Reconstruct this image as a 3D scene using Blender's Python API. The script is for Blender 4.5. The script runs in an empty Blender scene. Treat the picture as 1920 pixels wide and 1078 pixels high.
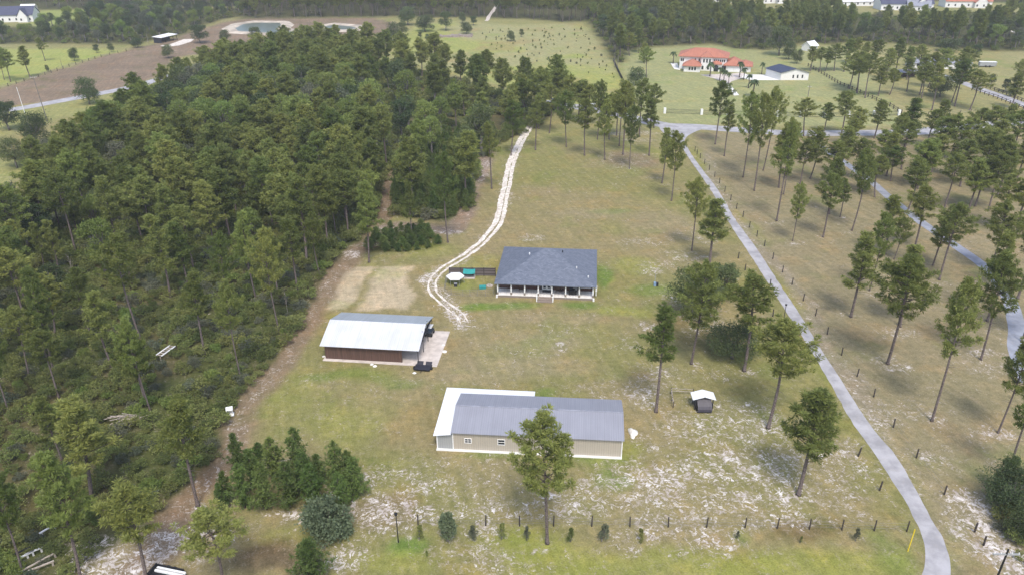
import bpy, math, random
import numpy as np
from mathutils import Matrix, Vector, Euler

# ------------------------------------------------------------------ camera, world, sun, exposure
sc = bpy.context.scene
F = 1459.0; H = 65.0; PITCH = math.radians(26.2); ROLL = math.radians(-0.45)
cf = np.array([0, math.cos(PITCH), -math.sin(PITCH)]); r0 = np.array([1., 0, 0]); u0 = np.cross(r0, cf)
cr = r0*math.cos(ROLL)+u0*math.sin(ROLL); cu = -r0*math.sin(ROLL)+u0*math.cos(ROLL)
CAM = np.array([0, 0, H])
cd = bpy.data.cameras.new('camera'); cam = bpy.data.objects.new('camera', cd); sc.collection.objects.link(cam)
M = Matrix(((cr[0], cu[0], -cf[0], 0), (cr[1], cu[1], -cf[1], 0), (cr[2], cu[2], -cf[2], H), (0, 0, 0, 1)))
cam.matrix_world = M
cd.sensor_width = 36; cd.lens = 36*F/1920; cd.clip_start = 0.5; cd.clip_end = 6000
sc.camera = cam
SUN_EL, SUN_AZ = 58.0, 172.0          # azimuth clockwise from +Y of where the sun stands
w = bpy.data.worlds.new("World"); sc.world = w; w.use_nodes = True
nt = w.node_tree; bg = nt.nodes['Background']
sky = nt.nodes.new('ShaderNodeTexSky'); sky.sky_type = 'NISHITA'; sky.sun_disc = False
sky.sun_elevation = math.radians(SUN_EL); sky.sun_rotation = math.radians(SUN_AZ)
sky.dust_density = 2.5
nt.links.new(sky.outputs[0], bg.inputs[0]); bg.inputs[1].default_value = 0.15
sd = bpy.data.lights.new('sun', 'SUN'); so = bpy.data.objects.new('sun', sd); sc.collection.objects.link(so)
sd.energy = 1.55; sd.angle = math.radians(14); sd.color = (1.0, 0.955, 0.89)
e, a = math.radians(SUN_EL), math.radians(SUN_AZ)
sv = Vector((math.sin(a)*math.cos(e), math.cos(a)*math.cos(e), math.sin(e)))
so.rotation_euler = sv.to_track_quat('Z', 'Y').to_euler()
sc.view_settings.view_transform = 'Standard'; sc.view_settings.look = 'None'
sc.view_settings.exposure = 0.80; sc.view_settings.gamma = 1
sc.render.engine = 'CYCLES'
sc.render.resolution_x = 1024; sc.render.resolution_y = 574

# ------------------------------------------------------------------ helpers
rnd = random.Random(7); NR = np.random.RandomState(11)
col = sc.collection
def G(x, y, z=0.0):                                   # photo pixel on the plane z -> world
    d = cf*F+cr*(x-960)-cu*(y-539); t = (z-H)/d[2]; p = CAM+d*t
    return (float(p[0]), float(p[1]))
def PX(p):
    q = np.array(p, float)-CAM; return (960+F*(q@cr)/(q@cf), 539-F*(q@cu)/(q@cf))
def hgt(X, Y, ytop):                                  # height at (X,Y) whose top shows at row ytop
    k = (539-ytop)/F; q = np.array([X, Y, 0])-CAM
    return float((k*(q@cf)-q@cu)/(cu[2]-k*cf[2]))
def ppm(X, Y, z=0):                                   # photo pixels per metre
    return F/float((np.array([X, Y, z])-CAM)@cf)
def L(r, g, b, k=0.82):                               # display colour -> albedo
    f = lambda c: ((c/255)/12.92 if c/255 <= .04045 else ((c/255+.055)/1.055)**2.4)
    return (f(r)*k, f(g)*k, f(b)*k)
def mesh_np(name, V, polys, mats):
    """V (n,3); polys: list of (faces array (m,k), material index)"""
    me = bpy.data.meshes.new(name)
    me.vertices.add(len(V)); me.vertices.foreach_set('co', np.asarray(V, np.float32).ravel())
    loops = np.concatenate([f.ravel() for f, _ in polys]) if polys else np.zeros(0, int)
    tot = np.concatenate([np.full(len(f), f.shape[1]) for f, _ in polys])
    mi = np.concatenate([np.full(len(f), m) for f, m in polys])
    me.loops.add(len(loops)); me.loops.foreach_set('vertex_index', loops.astype(np.int32))
    me.polygons.add(len(tot)); st = np.concatenate([[0], np.cumsum(tot)[:-1]])
    me.polygons.foreach_set('loop_start', st.astype(np.int32)); me.polygons.foreach_set('loop_total', tot.astype(np.int32))
    me.polygons.foreach_set('material_index', mi.astype(np.int32))
    for m in mats: me.materials.append(m)
    me.update(calc_edges=True)
    return me
def link(name, me, parent=None, label=None, cat=None, group=None, kind=None, loc=None, rot=None):
    o = bpy.data.objects.new(name, me); col.objects.link(o)
    if parent is not None: o.parent = parent
    if loc is not None: o.location = loc
    if rot is not None: o.rotation_euler = rot
    if label: o['label'] = label
    if cat: o['category'] = cat
    if group: o['group'] = group
    if kind: o['kind'] = kind
    return o
def thing(name, label, cat, loc=(0, 0, 0), rz=0, group=None):
    return link(name, None, None, label, cat, group, None, loc, (0, 0, rz))
class MB:
    def __init__(s): s.v = []; s.f = []
    def poly(s, pts, faces):
        b = len(s.v); s.v += [tuple(p) for p in pts]; s.f += [tuple(b+i for i in f) for f in faces]; return s
    def box(s, x0, x1, y0, y1, z0, z1):
        return s.poly([(x0,y0,z0),(x1,y0,z0),(x1,y1,z0),(x0,y1,z0),(x0,y0,z1),(x1,y0,z1),(x1,y1,z1),(x0,y1,z1)],
                      [(0,3,2,1),(4,5,6,7),(0,1,5,4),(1,2,6,5),(2,3,7,6),(3,0,4,7)])
    def tube(s, pts, rad, n=8):
        b = len(s.v); k = len(pts)
        for i, (p, r) in enumerate(zip(pts, rad)):
            p = Vector(p); d = Vector(pts[min(i+1, k-1)])-Vector(pts[max(i-1, 0)]); d.normalize()
            ax = d.orthogonal().normalized() if abs(d.z) < .9 else Vector((1, 0, 0)).cross(d).normalized(); bx = d.cross(ax)
            for j in range(n):
                t = 2*math.pi*j/n; s.v.append(tuple(p+(ax*math.cos(t)+bx*math.sin(t))*r))
        for i in range(k-1):
            for j in range(n):
                s.f.append((b+i*n+j, b+i*n+(j+1) % n, b+(i+1)*n+(j+1) % n, b+(i+1)*n+j))
        s.f.append(tuple(b+j for j in reversed(range(n)))); s.f.append(tuple(b+(k-1)*n+j for j in range(n)))
        return s
    def beam(s, p, q, w, h):
        p = Vector(p); q = Vector(q); d = (q-p).normalized(); up = Vector((0, 0, 1)) if abs(d.z) < .95 else Vector((0, 1, 0))
        a = d.cross(up).normalized()*w/2; b = a.cross(d).normalized()*h/2
        pts = [p-a-b, p+a-b, p+a+b, p-a+b, q-a-b, q+a-b, q+a+b, q-a+b]
        return s.poly(pts, [(0,3,2,1),(4,5,6,7),(0,1,5,4),(1,2,6,5),(2,3,7,6),(3,0,4,7)])
    def prism(s, pts, t):                            # thick planar panel, t along -z
        n = len(pts); q = [(x, y, z-t) for x, y, z in pts]
        return s.poly(list(pts)+q, [tuple(range(n)), tuple(reversed(range(n, 2*n)))]+[(i, i+n, (i+1) % n+n, (i+1) % n) for i in range(n)])
    def mesh(s, name, mat, smooth=False):
        me = bpy.data.meshes.new(name); me.from_pydata(s.v, [], s.f); me.materials.append(mat); me.validate()
        if smooth: me.polygons.foreach_set('use_smooth', [True]*len(me.polygons))
        return me
    def build(s, name, mat, parent=None, smooth=False, **k): return link(name, s.mesh(name, mat, smooth), parent, **k)

# value noise for placement and ground cover
LAT = NR.rand(256, 256)
def vnoise(x, y, s):
    x = np.asarray(x)/s+1000.3; y = np.asarray(y)/s+1000.7
    xi = np.floor(x).astype(int); yi = np.floor(y).astype(int); fx = x-xi; fy = y-yi
    fx = fx*fx*(3-2*fx); fy = fy*fy*(3-2*fy); a = LAT[xi % 256, yi % 256]; b = LAT[(xi+1) % 256, yi % 256]
    c = LAT[xi % 256, (yi+1) % 256]; d = LAT[(xi+1) % 256, (yi+1) % 256]
    return a*(1-fx)*(1-fy)+b*fx*(1-fy)+c*(1-fx)*fy+d*fx*fy
def fbm(x, y, s): return (vnoise(x, y, s)*.55+vnoise(x, y, s*.47)*.3+vnoise(x, y, s*.21)*.15)
def sdist(X, Y, poly):                                # signed distance, positive inside
    X = np.asarray(X, float); Y = np.asarray(Y, float); ins = np.zeros(X.shape, bool); dm = np.full(X.shape, 1e9)
    n = len(poly)
    for i in range(n):
        x0, y0 = poly[i]; x1, y1 = poly[(i+1) % n]
        c = ((y0 > Y) != (y1 > Y)); 
        with np.errstate(divide='ignore', invalid='ignore'):
            xi = (x1-x0)*(Y-y0)/(y1-y0 if y1 != y0 else 1e-9)+x0
        ins ^= c & (X < xi)
        dx, dy = x1-x0, y1-y0; t = np.clip(((X-x0)*dx+(Y-y0)*dy)/(dx*dx+dy*dy+1e-9), 0, 1)
        dm = np.minimum(dm, np.hypot(X-x0-t*dx, Y-y0-t*dy))
    return np.where(ins, dm, -dm)
def ldist(X, Y, line):
    dm = np.full(np.shape(X), 1e9)
    for (x0, y0), (x1, y1) in zip(line[:-1], line[1:]):
        dx, dy = x1-x0, y1-y0; t = np.clip(((X-x0)*dx+(Y-y0)*dy)/(dx*dx+dy*dy+1e-9), 0, 1)
        dm = np.minimum(dm, np.hypot(X-x0-t*dx, Y-y0-t*dy))
    return dm
def GP(pts): return [G(*p) for p in pts]

# ------------------------------------------------------------------ materials
def newmat(name):
    m = bpy.data.materials.new(name); m.use_nodes = True; t = m.node_tree; return m, t, t.nodes['Principled BSDF']
def N(t, typ, **k):
    n = t.nodes.new(typ)
    for a, b in k.items(): setattr(n, a, b)
    return n
def mixc(t, fac, a, b, mode='MIX'):
    n = N(t, 'ShaderNodeMix', data_type='RGBA', blend_type=mode)
    for s, v in ((n.inputs[0], fac), (n.inputs[6], a), (n.inputs[7], b)):
        if hasattr(v, 'links') or isinstance(v, bpy.types.NodeSocket): t.links.new(v, s)
        elif isinstance(v, tuple): s.default_value = (*v[:3], 1)
        else: s.default_value = v
    return n.outputs[2]
def math_(t, op, a, b=0.0, c=0.0, clamp=False):
    n = N(t, 'ShaderNodeMath', operation=op, use_clamp=clamp)
    for s, v in zip(n.inputs, (a, b, c)):
        if isinstance(v, bpy.types.NodeSocket): t.links.new(v, s)
        else: s.default_value = v
    return n.outputs[0]
def noise(t, vec, scale, detail=4, rough=.55, out=0):
    n = N(t, 'ShaderNodeTexNoise'); n.inputs['Scale'].default_value = scale; n.inputs['Detail'].default_value = detail
    n.inputs['Roughness'].default_value = rough
    if vec is not None: t.links.new(vec, n.inputs['Vector'])
    return n.outputs[out]
def mapped(t, vec, rot=(0, 0, 0), scale=(1, 1, 1)):
    n = N(t, 'ShaderNodeMapping'); n.inputs['Rotation'].default_value = rot; n.inputs['Scale'].default_value = scale
    t.links.new(vec, n.inputs['Vector']); return n.outputs[0]
def ramp01(t, v, lo, hi):
    n = N(t, 'ShaderNodeMapRange'); n.inputs[1].default_value = lo; n.inputs[2].default_value = hi
    n.interpolation_type = 'SMOOTHSTEP'; t.links.new(v, n.inputs[0]); return n.outputs[0]
def simple(name, rgb, rough=.7, var=.12, scale=2.0, metal=0.0, rgb2=None, spec=.3, bump=0.0):
    m, t, b = newmat(name); tc = N(t, 'ShaderNodeTexCoord'); v = tc.outputs['Object']
    n = noise(t, v, scale, 5, .6); lo = tuple(c*(1-var) for c in rgb); hi = tuple(min(1, c*(1+var)) for c in (rgb2 or rgb))
    t.links.new(mixc(t, ramp01(t, n, .3, .7), lo, hi), b.inputs['Base Color'])
    b.inputs['Roughness'].default_value = rough; b.inputs['Metallic'].default_value = metal
    b.inputs['Specular IOR Level'].default_value = spec
    if bump:
        bn = N(t, 'ShaderNodeBump'); bn.inputs['Strength'].default_value = bump; t.links.new(n, bn.inputs['Height']); t.links.new(bn.outputs[0], b.inputs['Normal'])
    return m
def ribbed(name, rgb, axis=0, pitch=.3, rough=.45, metal=0.0, depth=.35, var=.08, streak=.12, duty=.16, darkline=.75):
    """sheet metal or boards: narrow ribs every pitch metres across the object axis"""
    m, t, b = newmat(name); tc = N(t, 'ShaderNodeTexCoord'); sp = N(t, 'ShaderNodeSeparateXYZ'); t.links.new(tc.outputs['Object'], sp.inputs[0])
    fr = math_(t, 'FRACT', math_(t, 'DIVIDE', sp.outputs[axis], pitch))
    rib = math_(t, 'LESS_THAN', fr, duty)
    sc3 = [1., 1., 1.]; sc3[axis] = 3.0
    for i in range(3):
        if i != axis: sc3[i] = .12
    st = noise(t, mapped(t, tc.outputs['Object'], scale=tuple(sc3)), 1.3, 5, .6); big = noise(t, tc.outputs['Object'], .35, 3, .5)
    c0 = mixc(t, ramp01(t, st, .25, .75), tuple(c*(1-streak) for c in rgb), tuple(c*(1+streak) for c in rgb))
    c1 = mixc(t, math_(t, 'MULTIPLY', ramp01(t, big, .3, .7), var*3), c0, tuple(c*.8 for c in rgb))
    c2 = mixc(t, math_(t, 'MULTIPLY', rib, 1-darkline), c1, tuple(c*.35 for c in rgb))
    t.links.new(c2, b.inputs['Base Color']); b.inputs['Roughness'].default_value = rough; b.inputs['Metallic'].default_value = metal
    bn = N(t, 'ShaderNodeBump'); bn.inputs['Strength'].default_value = depth; bn.inputs['Distance'].default_value = .03
    t.links.new(rib, bn.inputs['Height']); t.links.new(bn.outputs[0], b.inputs['Normal'])
    return m
def foliage(name, dark, light, trans=.25, scale=.9, objvar=.75):
    m, t, b = newmat(name); tc = N(t, 'ShaderNodeTexCoord'); oi = N(t, 'ShaderNodeObjectInfo'); ge = N(t, 'ShaderNodeNewGeometry')
    n = noise(t, tc.outputs['Object'], scale, 3, .6)
    f = math_(t, 'ADD', math_(t, 'MULTIPLY', ramp01(t, n, .3, .7), .45), math_(t, 'MULTIPLY', ge.outputs['Random Per Island'], .3))
    f = math_(t, 'ADD', f, math_(t, 'MULTIPLY', math_(t, 'SUBTRACT', oi.outputs['Random'], .4), objvar), clamp=True)
    c = mixc(t, f, dark, light)
    h2 = math_(t, 'FRACT', math_(t, 'MULTIPLY', oi.outputs['Random'], 7.31))
    c = mixc(t, math_(t, 'MULTIPLY', ramp01(t, h2, .45, 1.0), .5), c, mixc(t, 1.0, c, (1.10, 1.0, .92), 'MULTIPLY'))
    c = mixc(t, math_(t, 'MULTIPLY', ramp01(t, math_(t, 'SUBTRACT', 1.0, h2), .6, 1.0), .6), c, mixc(t, 1.0, c, (.80, .98, .86), 'MULTIPLY'))
    t.links.new(c, b.inputs['Base Color'])
    b.inputs['Roughness'].default_value = .6; b.inputs['Specular IOR Level'].default_value = .25
    tr = N(t, 'ShaderNodeBsdfTranslucent'); t.links.new(mixc(t, .5, c, light), tr.inputs['Color'])
    ms = N(t, 'ShaderNodeMixShader'); ms.inputs[0].default_value = trans
    out = t.nodes['Material Output']; t.links.new(b.outputs[0], ms.inputs[1]); t.links.new(tr.outputs[0], ms.inputs[2]); t.links.new(ms.outputs[0], out.inputs[0])
    return m
MAT = {}
MAT['pine'] = foliage('pine_needles', (.108, .142, .036), (.335, .365, .105), .45)
MAT['pine_far'] = MAT['pine']
MAT['youngpine'] = foliage('young_pine_needles', (.072, .115, .030), (.205, .270, .075), .36)
MAT['oak'] = foliage('oak_leaves', (.055, .085, .034), (.155, .19, .075), .34)
MAT['bright'] = foliage('pale_leaves', (.13, .18, .04), (.28, .34, .09), .38)
MAT['grey'] = foliage('grey_leaves', (.085, .10, .065), (.19, .20, .13), .3)
MAT['shrub'] = foliage('shrub_leaves', (.105, .135, .040), (.300, .320, .105), .4)
MAT['bluish'] = foliage('bluish_leaves', (.10, .135, .075), (.20, .245, .135), .3)
MAT['palm'] = foliage('palm_leaves', (.035, .065, .025), (.09, .13, .05), .2)
MAT['bark'] = simple('pine_bark', (.105, .082, .075), .95, .35, 6, rgb2=(.155, .125, .115))
MAT['greybark'] = simple('grey_bark', (.2, .18, .16), .95, .25, 6)
MAT['deadwood'] = simple('dead_wood', (.38, .33, .28), .9, .3, 4)
MAT['white'] = simple('white_paint', (.78, .78, .77), .5, .04, 1.5)
MAT['stucco'] = simple('white_stucco', (.74, .73, .71), .8, .05, 1)
MAT['concrete'] = simple('concrete', (.50, .44, .39), .9, .10, .8, rgb2=(.56, .50, .45))
MAT['slabwhite'] = simple('pale_concrete', (.70, .69, .65), .85, .08, .8)
MAT['dark'] = simple('dark_plastic', (.03, .03, .04), .5, .2, 3)
MAT['black'] = simple('black_metal', (.018, .018, .02), .5, .2, 3)
MAT['glass'] = simple('window_glass', (.02, .025, .03), .08, .1, 1, spec=.6)
MAT['brownwall'] = ribbed('brown_wood_cladding', (.105, .058, .042), 0, .28, .85, 0, .5, .1, .35, .1, .35)
MAT['housewall'] = ribbed('dark_brown_log_wall', (.105, .050, .034), 2, .22, .8, 0, .5, .15, .25, .12, .4)
MAT['deck'] = ribbed('porch_boards', (.78, .75, .71), 0, .18, .8, 0, .3, .1, .15, .08, .6)
MAT['steps'] = ribbed('step_boards', (.26, .21, .17), 1, .3, .8, 0, .3, .1, .15, .1, .6)
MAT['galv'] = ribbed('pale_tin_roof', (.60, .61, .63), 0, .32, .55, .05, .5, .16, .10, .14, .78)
MAT['galvshade'] = ribbed('shaded_tin_roof', (.40, .44, .475), 0, .32, .45, .15, .5, .15, .12, .14, .7)  # same tin as the front, back slope's shade put into the colour
MAT['greyroof'] = ribbed('grey_metal_roof', (.262, .268, .305), 0, .30, .6, .0, .5, .12, .07, .14, .72)
MAT['whiteroof'] = ribbed('white_metal_roof', (.76, .78, .80), 0, .4, .5, 0, .4, .02, .03, .1, .8)
MAT['beige'] = ribbed('beige_metal_siding', (.42, .375, .31), 0, .3, .55, 0, .6, .04, .04, .14, .6)
MAT['greysiding'] = ribbed('grey_metal_siding', (.33, .34, .34), 0, .3, .55, 0, .6, .04, .04, .14, .6)
MAT['fencewood'] = ribbed('weathered_fence_boards', (.15, .125, .12), 2, .30, .9, 0, .6, .15, .3, .14, .3)
MAT['post'] = simple('dark_fence_post', (.055, .045, .04), .9, .3, 4)
MAT['wire'] = simple('fence_wire', (.22, .21, .20), .6, .1, 2)
MAT['navyroof'] = ribbed('black_metal_roof', (.045, .05, .085), 1, .5, .4, .1, .5, .1, .05, .08, .7)
MAT['darkshingle'] = simple('dark_blue_shingle', (.07, .075, .12), .8, .2, 1.5)
MAT['greyshingle'] = simple('grey_shingle', (.25, .26, .30), .8, .2, 1.5)
MAT['redtile'] = ribbed('red_clay_tiles', (.42, .165, .105), 0, .45, .8, 0, .6, .15, .15, .2, .7)
MAT['teal'] = simple('teal_canvas', (.03, .26, .24), .6, .12, 2)
MAT['blue'] = simple('blue_grey_plastic', (.22, .33, .5), .5, .1, 2)
MAT['yellow'] = simple('yellow_plastic', (.70, .52, .03), .5, .05, 2)
MAT['car'] = simple('dark_car_paint', (.02, .022, .028), .25, .1, 1, spec=.6)
MAT['carwhite'] = simple('white_car_paint', (.7, .7, .7), .25, .03, 1, spec=.6)
MAT['tyre'] = simple('tyre_rubber', (.02, .02, .02), .9, .1, 3)
MAT['asphalt'] = None
def shingles():
    m, t, b = newmat('blue_grey_shingle'); tc = N(t, 'ShaderNodeTexCoord')
    br = N(t, 'ShaderNodeTexBrick'); br.inputs['Scale'].default_value = 1.0; br.inputs['Brick Width'].default_value = .55; br.inputs['Row Height'].default_value = .26
    br.inputs['Mortar Size'].default_value = .018; br.inputs['Color1'].default_value = (.078, .092, .122, 1); br.inputs['Color2'].default_value = (.125, .142, .178, 1); br.inputs['Mortar'].default_value = (.06, .07, .095, 1)
    br.inputs['Bias'].default_value = -.1
    t.links.new(tc.outputs['Object'], br.inputs['Vector'])
    n = noise(t, tc.outputs['Object'], 2.6, 3, .7); n2 = noise(t, tc.outputs['Object'], .25, 3, .5)
    c = mixc(t, .85, br.outputs[0], mixc(t, n, (.35, .36, .38), (.95, .95, .95)), 'OVERLAY')
    c = mixc(t, math_(t, 'MULTIPLY', n2, .35), c, (.16, .175, .205))
    t.links.new(c, b.inputs['Base Color']); b.inputs['Roughness'].default_value = .85
    bn = N(t, 'ShaderNodeBump'); bn.inputs['Strength'].default_value = .5; bn.inputs['Distance'].default_value = .03; t.links.new(n, bn.inputs['Height']); t.links.new(bn.outputs[0], b.inputs['Normal'])
    return m
MAT['shingle'] = shingles()
def asphalt(name, rgb):
    m, t, b = newmat(name); ge = N(t, 'ShaderNodeNewGeometry'); v = ge.outputs['Position']
    n = noise(t, v, .35, 5, .6); n2 = noise(t, v, 5, 3, .7)
    c = mixc(t, ramp01(t, n, .35, .65), tuple(x*.76 for x in rgb), tuple(x*1.2 for x in rgb))
    c = mixc(t, math_(t, 'MULTIPLY', n2, .3), c, tuple(x*.55 for x in rgb))
    n4 = noise(t, v, .9, 6, .75); c = mixc(t, math_(t, 'MULTIPLY', ramp01(t, n4, .52, .7), .5), c, (.36, .33, .29))
    t.links.new(c, b.inputs['Base Color']); b.inputs['Roughness'].default_value = .85
    return m
MAT['asphalt'] = asphalt('worn_asphalt', (.38, .37, .38))
MAT['drive2'] = asphalt('pale_asphalt', (.27, .285, .33))
def sandmat():
    m, t, b = newmat('white_sand'); ge = N(t, 'ShaderNodeNewGeometry'); v = ge.outputs['Position']
    n = noise(t, v, 1.1, 6, .7); n2 = noise(t, v, .25, 3, .5)
    c = mixc(t, ramp01(t, n, .38, .6), (.48, .41, .34), (.76, .71, .64)); c = mixc(t, math_(t, 'MULTIPLY', ramp01(t, n2, .5, .7), .35), c, (.42, .36, .28))
    t.links.new(c, b.inputs['Base Color']); b.inputs['Roughness'].default_value = .95
    return m
MAT['sand'] = sandmat()
def watermat():
    m, t, b = newmat('pond_water'); b.inputs['Base Color'].default_value = (.13, .15, .12, 1); b.inputs['Roughness'].default_value = .3
    n = noise(t, None, 30, 2); bn = N(t, 'ShaderNodeBump'); bn.inputs['Strength'].default_value = .03; t.links.new(n, bn.inputs['Height']); t.links.new(bn.outputs[0], b.inputs['Normal'])
    return m
MAT['water'] = watermat()
MAT['bank'] = simple('pale_clay_bank', (.40, .34, .27), .95, .25, .12, rgb2=(.47, .41, .33))
def groundmat():
    m, t, b = newmat('ground_cover'); ge = N(t, 'ShaderNodeNewGeometry'); v = ge.outputs['Position']
    ac = N(t, 'ShaderNodeAttribute', attribute_name='cover'); aS = N(t, 'ShaderNodeAttribute', attribute_name='sand')
    cov = ac.outputs['Color']; s = aS.outputs['Fac']
    n1 = noise(t, v, .11, 5, .62); n2 = noise(t, v, .9, 5, .7); n3 = noise(t, v, 5.0, 3, .7)
    ms = mapped(t, mapped(t, v, (0, 0, math.radians(74))), (0, 0, 0), (.10, 1.0, 1)); ns = noise(t, ms, .9, 5, .65)
    # dry and green tufts in the turf
    c = mixc(t, math_(t, 'MULTIPLY', ramp01(t, n1, .50, .66), .45), cov, mixc(t, 1.0, cov, (1.22, 1.02, .86), 'MULTIPLY'))
    c = mixc(t, math_(t, 'MULTIPLY', ramp01(t, noise(t, v, .07, 4, .6, 0), .54, .68), .55), c, mixc(t, 1.0, cov, (.72, .92, .55), 'MULTIPLY'))
    c = mixc(t, math_(t, 'MULTIPLY', ramp01(t, n2, .42, .66), .62), c, mixc(t, 1.0, c, (.62, .64, .60), 'MULTIPLY'))
    c = mixc(t, math_(t, 'MULTIPLY', ramp01(t, ns, .42, .62), .5), c, mixc(t, 1.0, c, (1.28, 1.22, 1.2), 'MULTIPLY'))
    c = mixc(t, math_(t, 'MULTIPLY', ramp01(t, n3, .38, .66), .62), c, mixc(t, 1.0, c, (.55, .57, .5), 'MULTIPLY'))
    mw = mapped(t, v, (0, 0, math.radians(4)), (.035, .8, 1)); nm = noise(t, mw, 1.0, 3, .6)
    c = mixc(t, math_(t, 'MULTIPLY', ramp01(t, nm, .46, .58), .2), c, mixc(t, 1.0, c, (.84, .86, .78), 'MULTIPLY'))
    nd = noise(t, v, .30, 6, .72); c = mixc(t, math_(t, 'MULTIPLY', ramp01(t, nd, .48, .66), .62), c, mixc(t, 1.0, c, (1.38, 1.28, 1.26), 'MULTIPLY'))
    # bare white sand showing through
    wv = N(t, 'ShaderNodeVectorMath', operation='MULTIPLY_ADD'); t.links.new(noise(t, v, .5, 3, .6, 1), wv.inputs[0]); wv.inputs[1].default_value = (2.2, 2.2, 0); t.links.new(v, wv.inputs[2])
    tt = math_(t, 'ADD', math_(t, 'MULTIPLY', noise(t, wv.outputs[0], 4.6, 4, .9), .62), math_(t, 'MULTIPLY', noise(t, wv.outputs[0], .42, 4, .65), .22))
    tt = math_(t, 'ADD', tt, math_(t, 'MULTIPLY', ns, .18))
    vr = N(t, 'ShaderNodeTexVoronoi'); vr.inputs['Scale'].default_value = 3.2; t.links.new(wv.outputs[0], vr.inputs['Vector']); vs = N(t, 'ShaderNodeSeparateColor'); t.links.new(vr.outputs['Color'], vs.inputs[0])
    tt = math_(t, 'ADD', tt, math_(t, 'MULTIPLY', math_(t, 'SUBTRACT', vs.outputs[0], .5), .17))
    k = math_(t, 'ADD', tt, math_(t, 'MULTIPLY', s, .385)); fac = ramp01(t, k, .648, .725)
    sc_ = mixc(t, ramp01(t, noise(t, v, .6, 5, .6), .35, .65), (.40, .345, .31), (.72, .68, .65))
    hv = ramp01(t, k, .56, .66)
    c = mixc(t, math_(t, 'MULTIPLY', hv, .45), c, (.31, .26, .195))
    c = mixc(t, fac, c, sc_)
    t.links.new(c, b.inputs['Base Color']); b.inputs['Roughness'].default_value = .95; b.inputs['Specular IOR Level'].default_value = .1
    bn = N(t, 'ShaderNodeBump'); bn.inputs['Strength'].default_value = .5; bn.inputs['Distance'].default_value = .15
    t.links.new(math_(t, 'ADD', n2, n3), bn.inputs['Height']); t.links.new(bn.outputs[0], b.inputs['Normal'])
    return m
MAT['ground'] = groundmat()

# ------------------------------------------------------------------ zones (read off the photo, laid on the ground)
WOODS = GP([(-420,700),(-80,560),(0,442),(50,405),(110,362),(160,322),(205,288),(250,254),(300,216),(350,184),(430,152),(520,125),(620,108),(740,128),(850,150),(960,185),(1045,205),(1030,222),(990,250),(950,262),(915,285),(893,310),(884,395),(840,412),(740,408),(722,370),(716,400),(700,440),(655,482),(612,540),(588,590),(560,640),(520,690),(478,735),(452,790),(425,850),(395,905),(360,950),(300,990),(240,1010),(180,1050),(150,1100),(60,1250),(-420,1250)])
SHRUBPATCH = GP([(690,470),(700,445),(730,430),(790,428),(822,445),(822,462),(790,470),(740,475)])
TRACK = GP([(790,243),(762,300),(732,345),(720,395),(700,430),(672,470),(640,510),(612,560),(590,605),(562,645),(530,690),(488,735),(450,790),(422,860),(385,920),(335,975),(285,1040),(240,1100)])
TRACK2 = GP([(918,285),(900,320),(880,365),(868,405),(850,430),(790,425),(720,428)])
DRIVEW = GP([(1012,212),(985,250),(960,300),(950,345),(943,375),(934,415),(907,450),(874,477),(832,503),(811,525),(812,550),(836,572),(862,592),(870,606)])
MEADOW = GP([(735,110),(742,80),(775,52),(832,40),(900,42),(960,48),(1095,45),(1118,75),(1150,115),(1172,155),(1190,205),(1100,200),(1040,195),(980,170),(900,150),(800,125)])
MLAWN = GP([(1158,105),(1180,92),(1270,84),(1360,86),(1450,90),(1560,88),(1600,100),(1660,180),(1700,235),(1560,238),(1250,232),(1200,215)])
BROWN = GP([(-60,180),(0,165),(60,147),(130,125),(190,106),(235,97),(300,80),(420,42),(480,34),(700,34),(745,45),(735,62),(640,75),(500,82),(420,96),(330,108),(316,128),(300,143),(240,163),(180,178),(90,192),(0,202),(-60,208)])
LLAWN = GP([(-60,178),(0,164),(60,146),(130,124),(190,105),(235,96),(200,93),(50,92),(-60,96)])
FARL = GP([(55,22),(165,18),(170,38),(110,48),(60,52)])
WOODLAND = {  # far and mid woods: polygon, spacing, share of broadleaf
 'band_a': (GP([(-60,20),(330,16),(460,12),(500,-28),(-60,-28)]), 7.5, .3),
 'scrub': (GP([(-60,84),(-60,50),(40,52),(85,50),(112,48),(168,46),(172,20),(300,20),(460,16),(478,28),(415,36),(390,44),(330,68),(250,84),(150,82),(60,82)]), 8, .75),
 'plantation': (GP([(455,35),(460,12),(500,-28),(1110,-28),(1110,40),(1060,42),(980,36),(905,34),(740,32)]), 6.3, .08),
 'right': (GP([(1105,-28),(1105,38),(1128,72),(1150,105),(1165,118),(1172,98),(1220,88),(1330,82),(1390,92),(1440,94),(1500,80),(1560,84),(1600,76),(1660,80),(1720,86),(1800,92),(1860,96),(1990,96),(1990,52),(1990,32),(1860,26),(1700,30),(1550,24),(1430,16),(1350,14),(1280,10),(1250,-28)]), 7.0, .35),
 'farright': (GP([(1250,-8),(2100,10),(2100,-32),(1250,-32)]), 12, .4),
}

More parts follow.
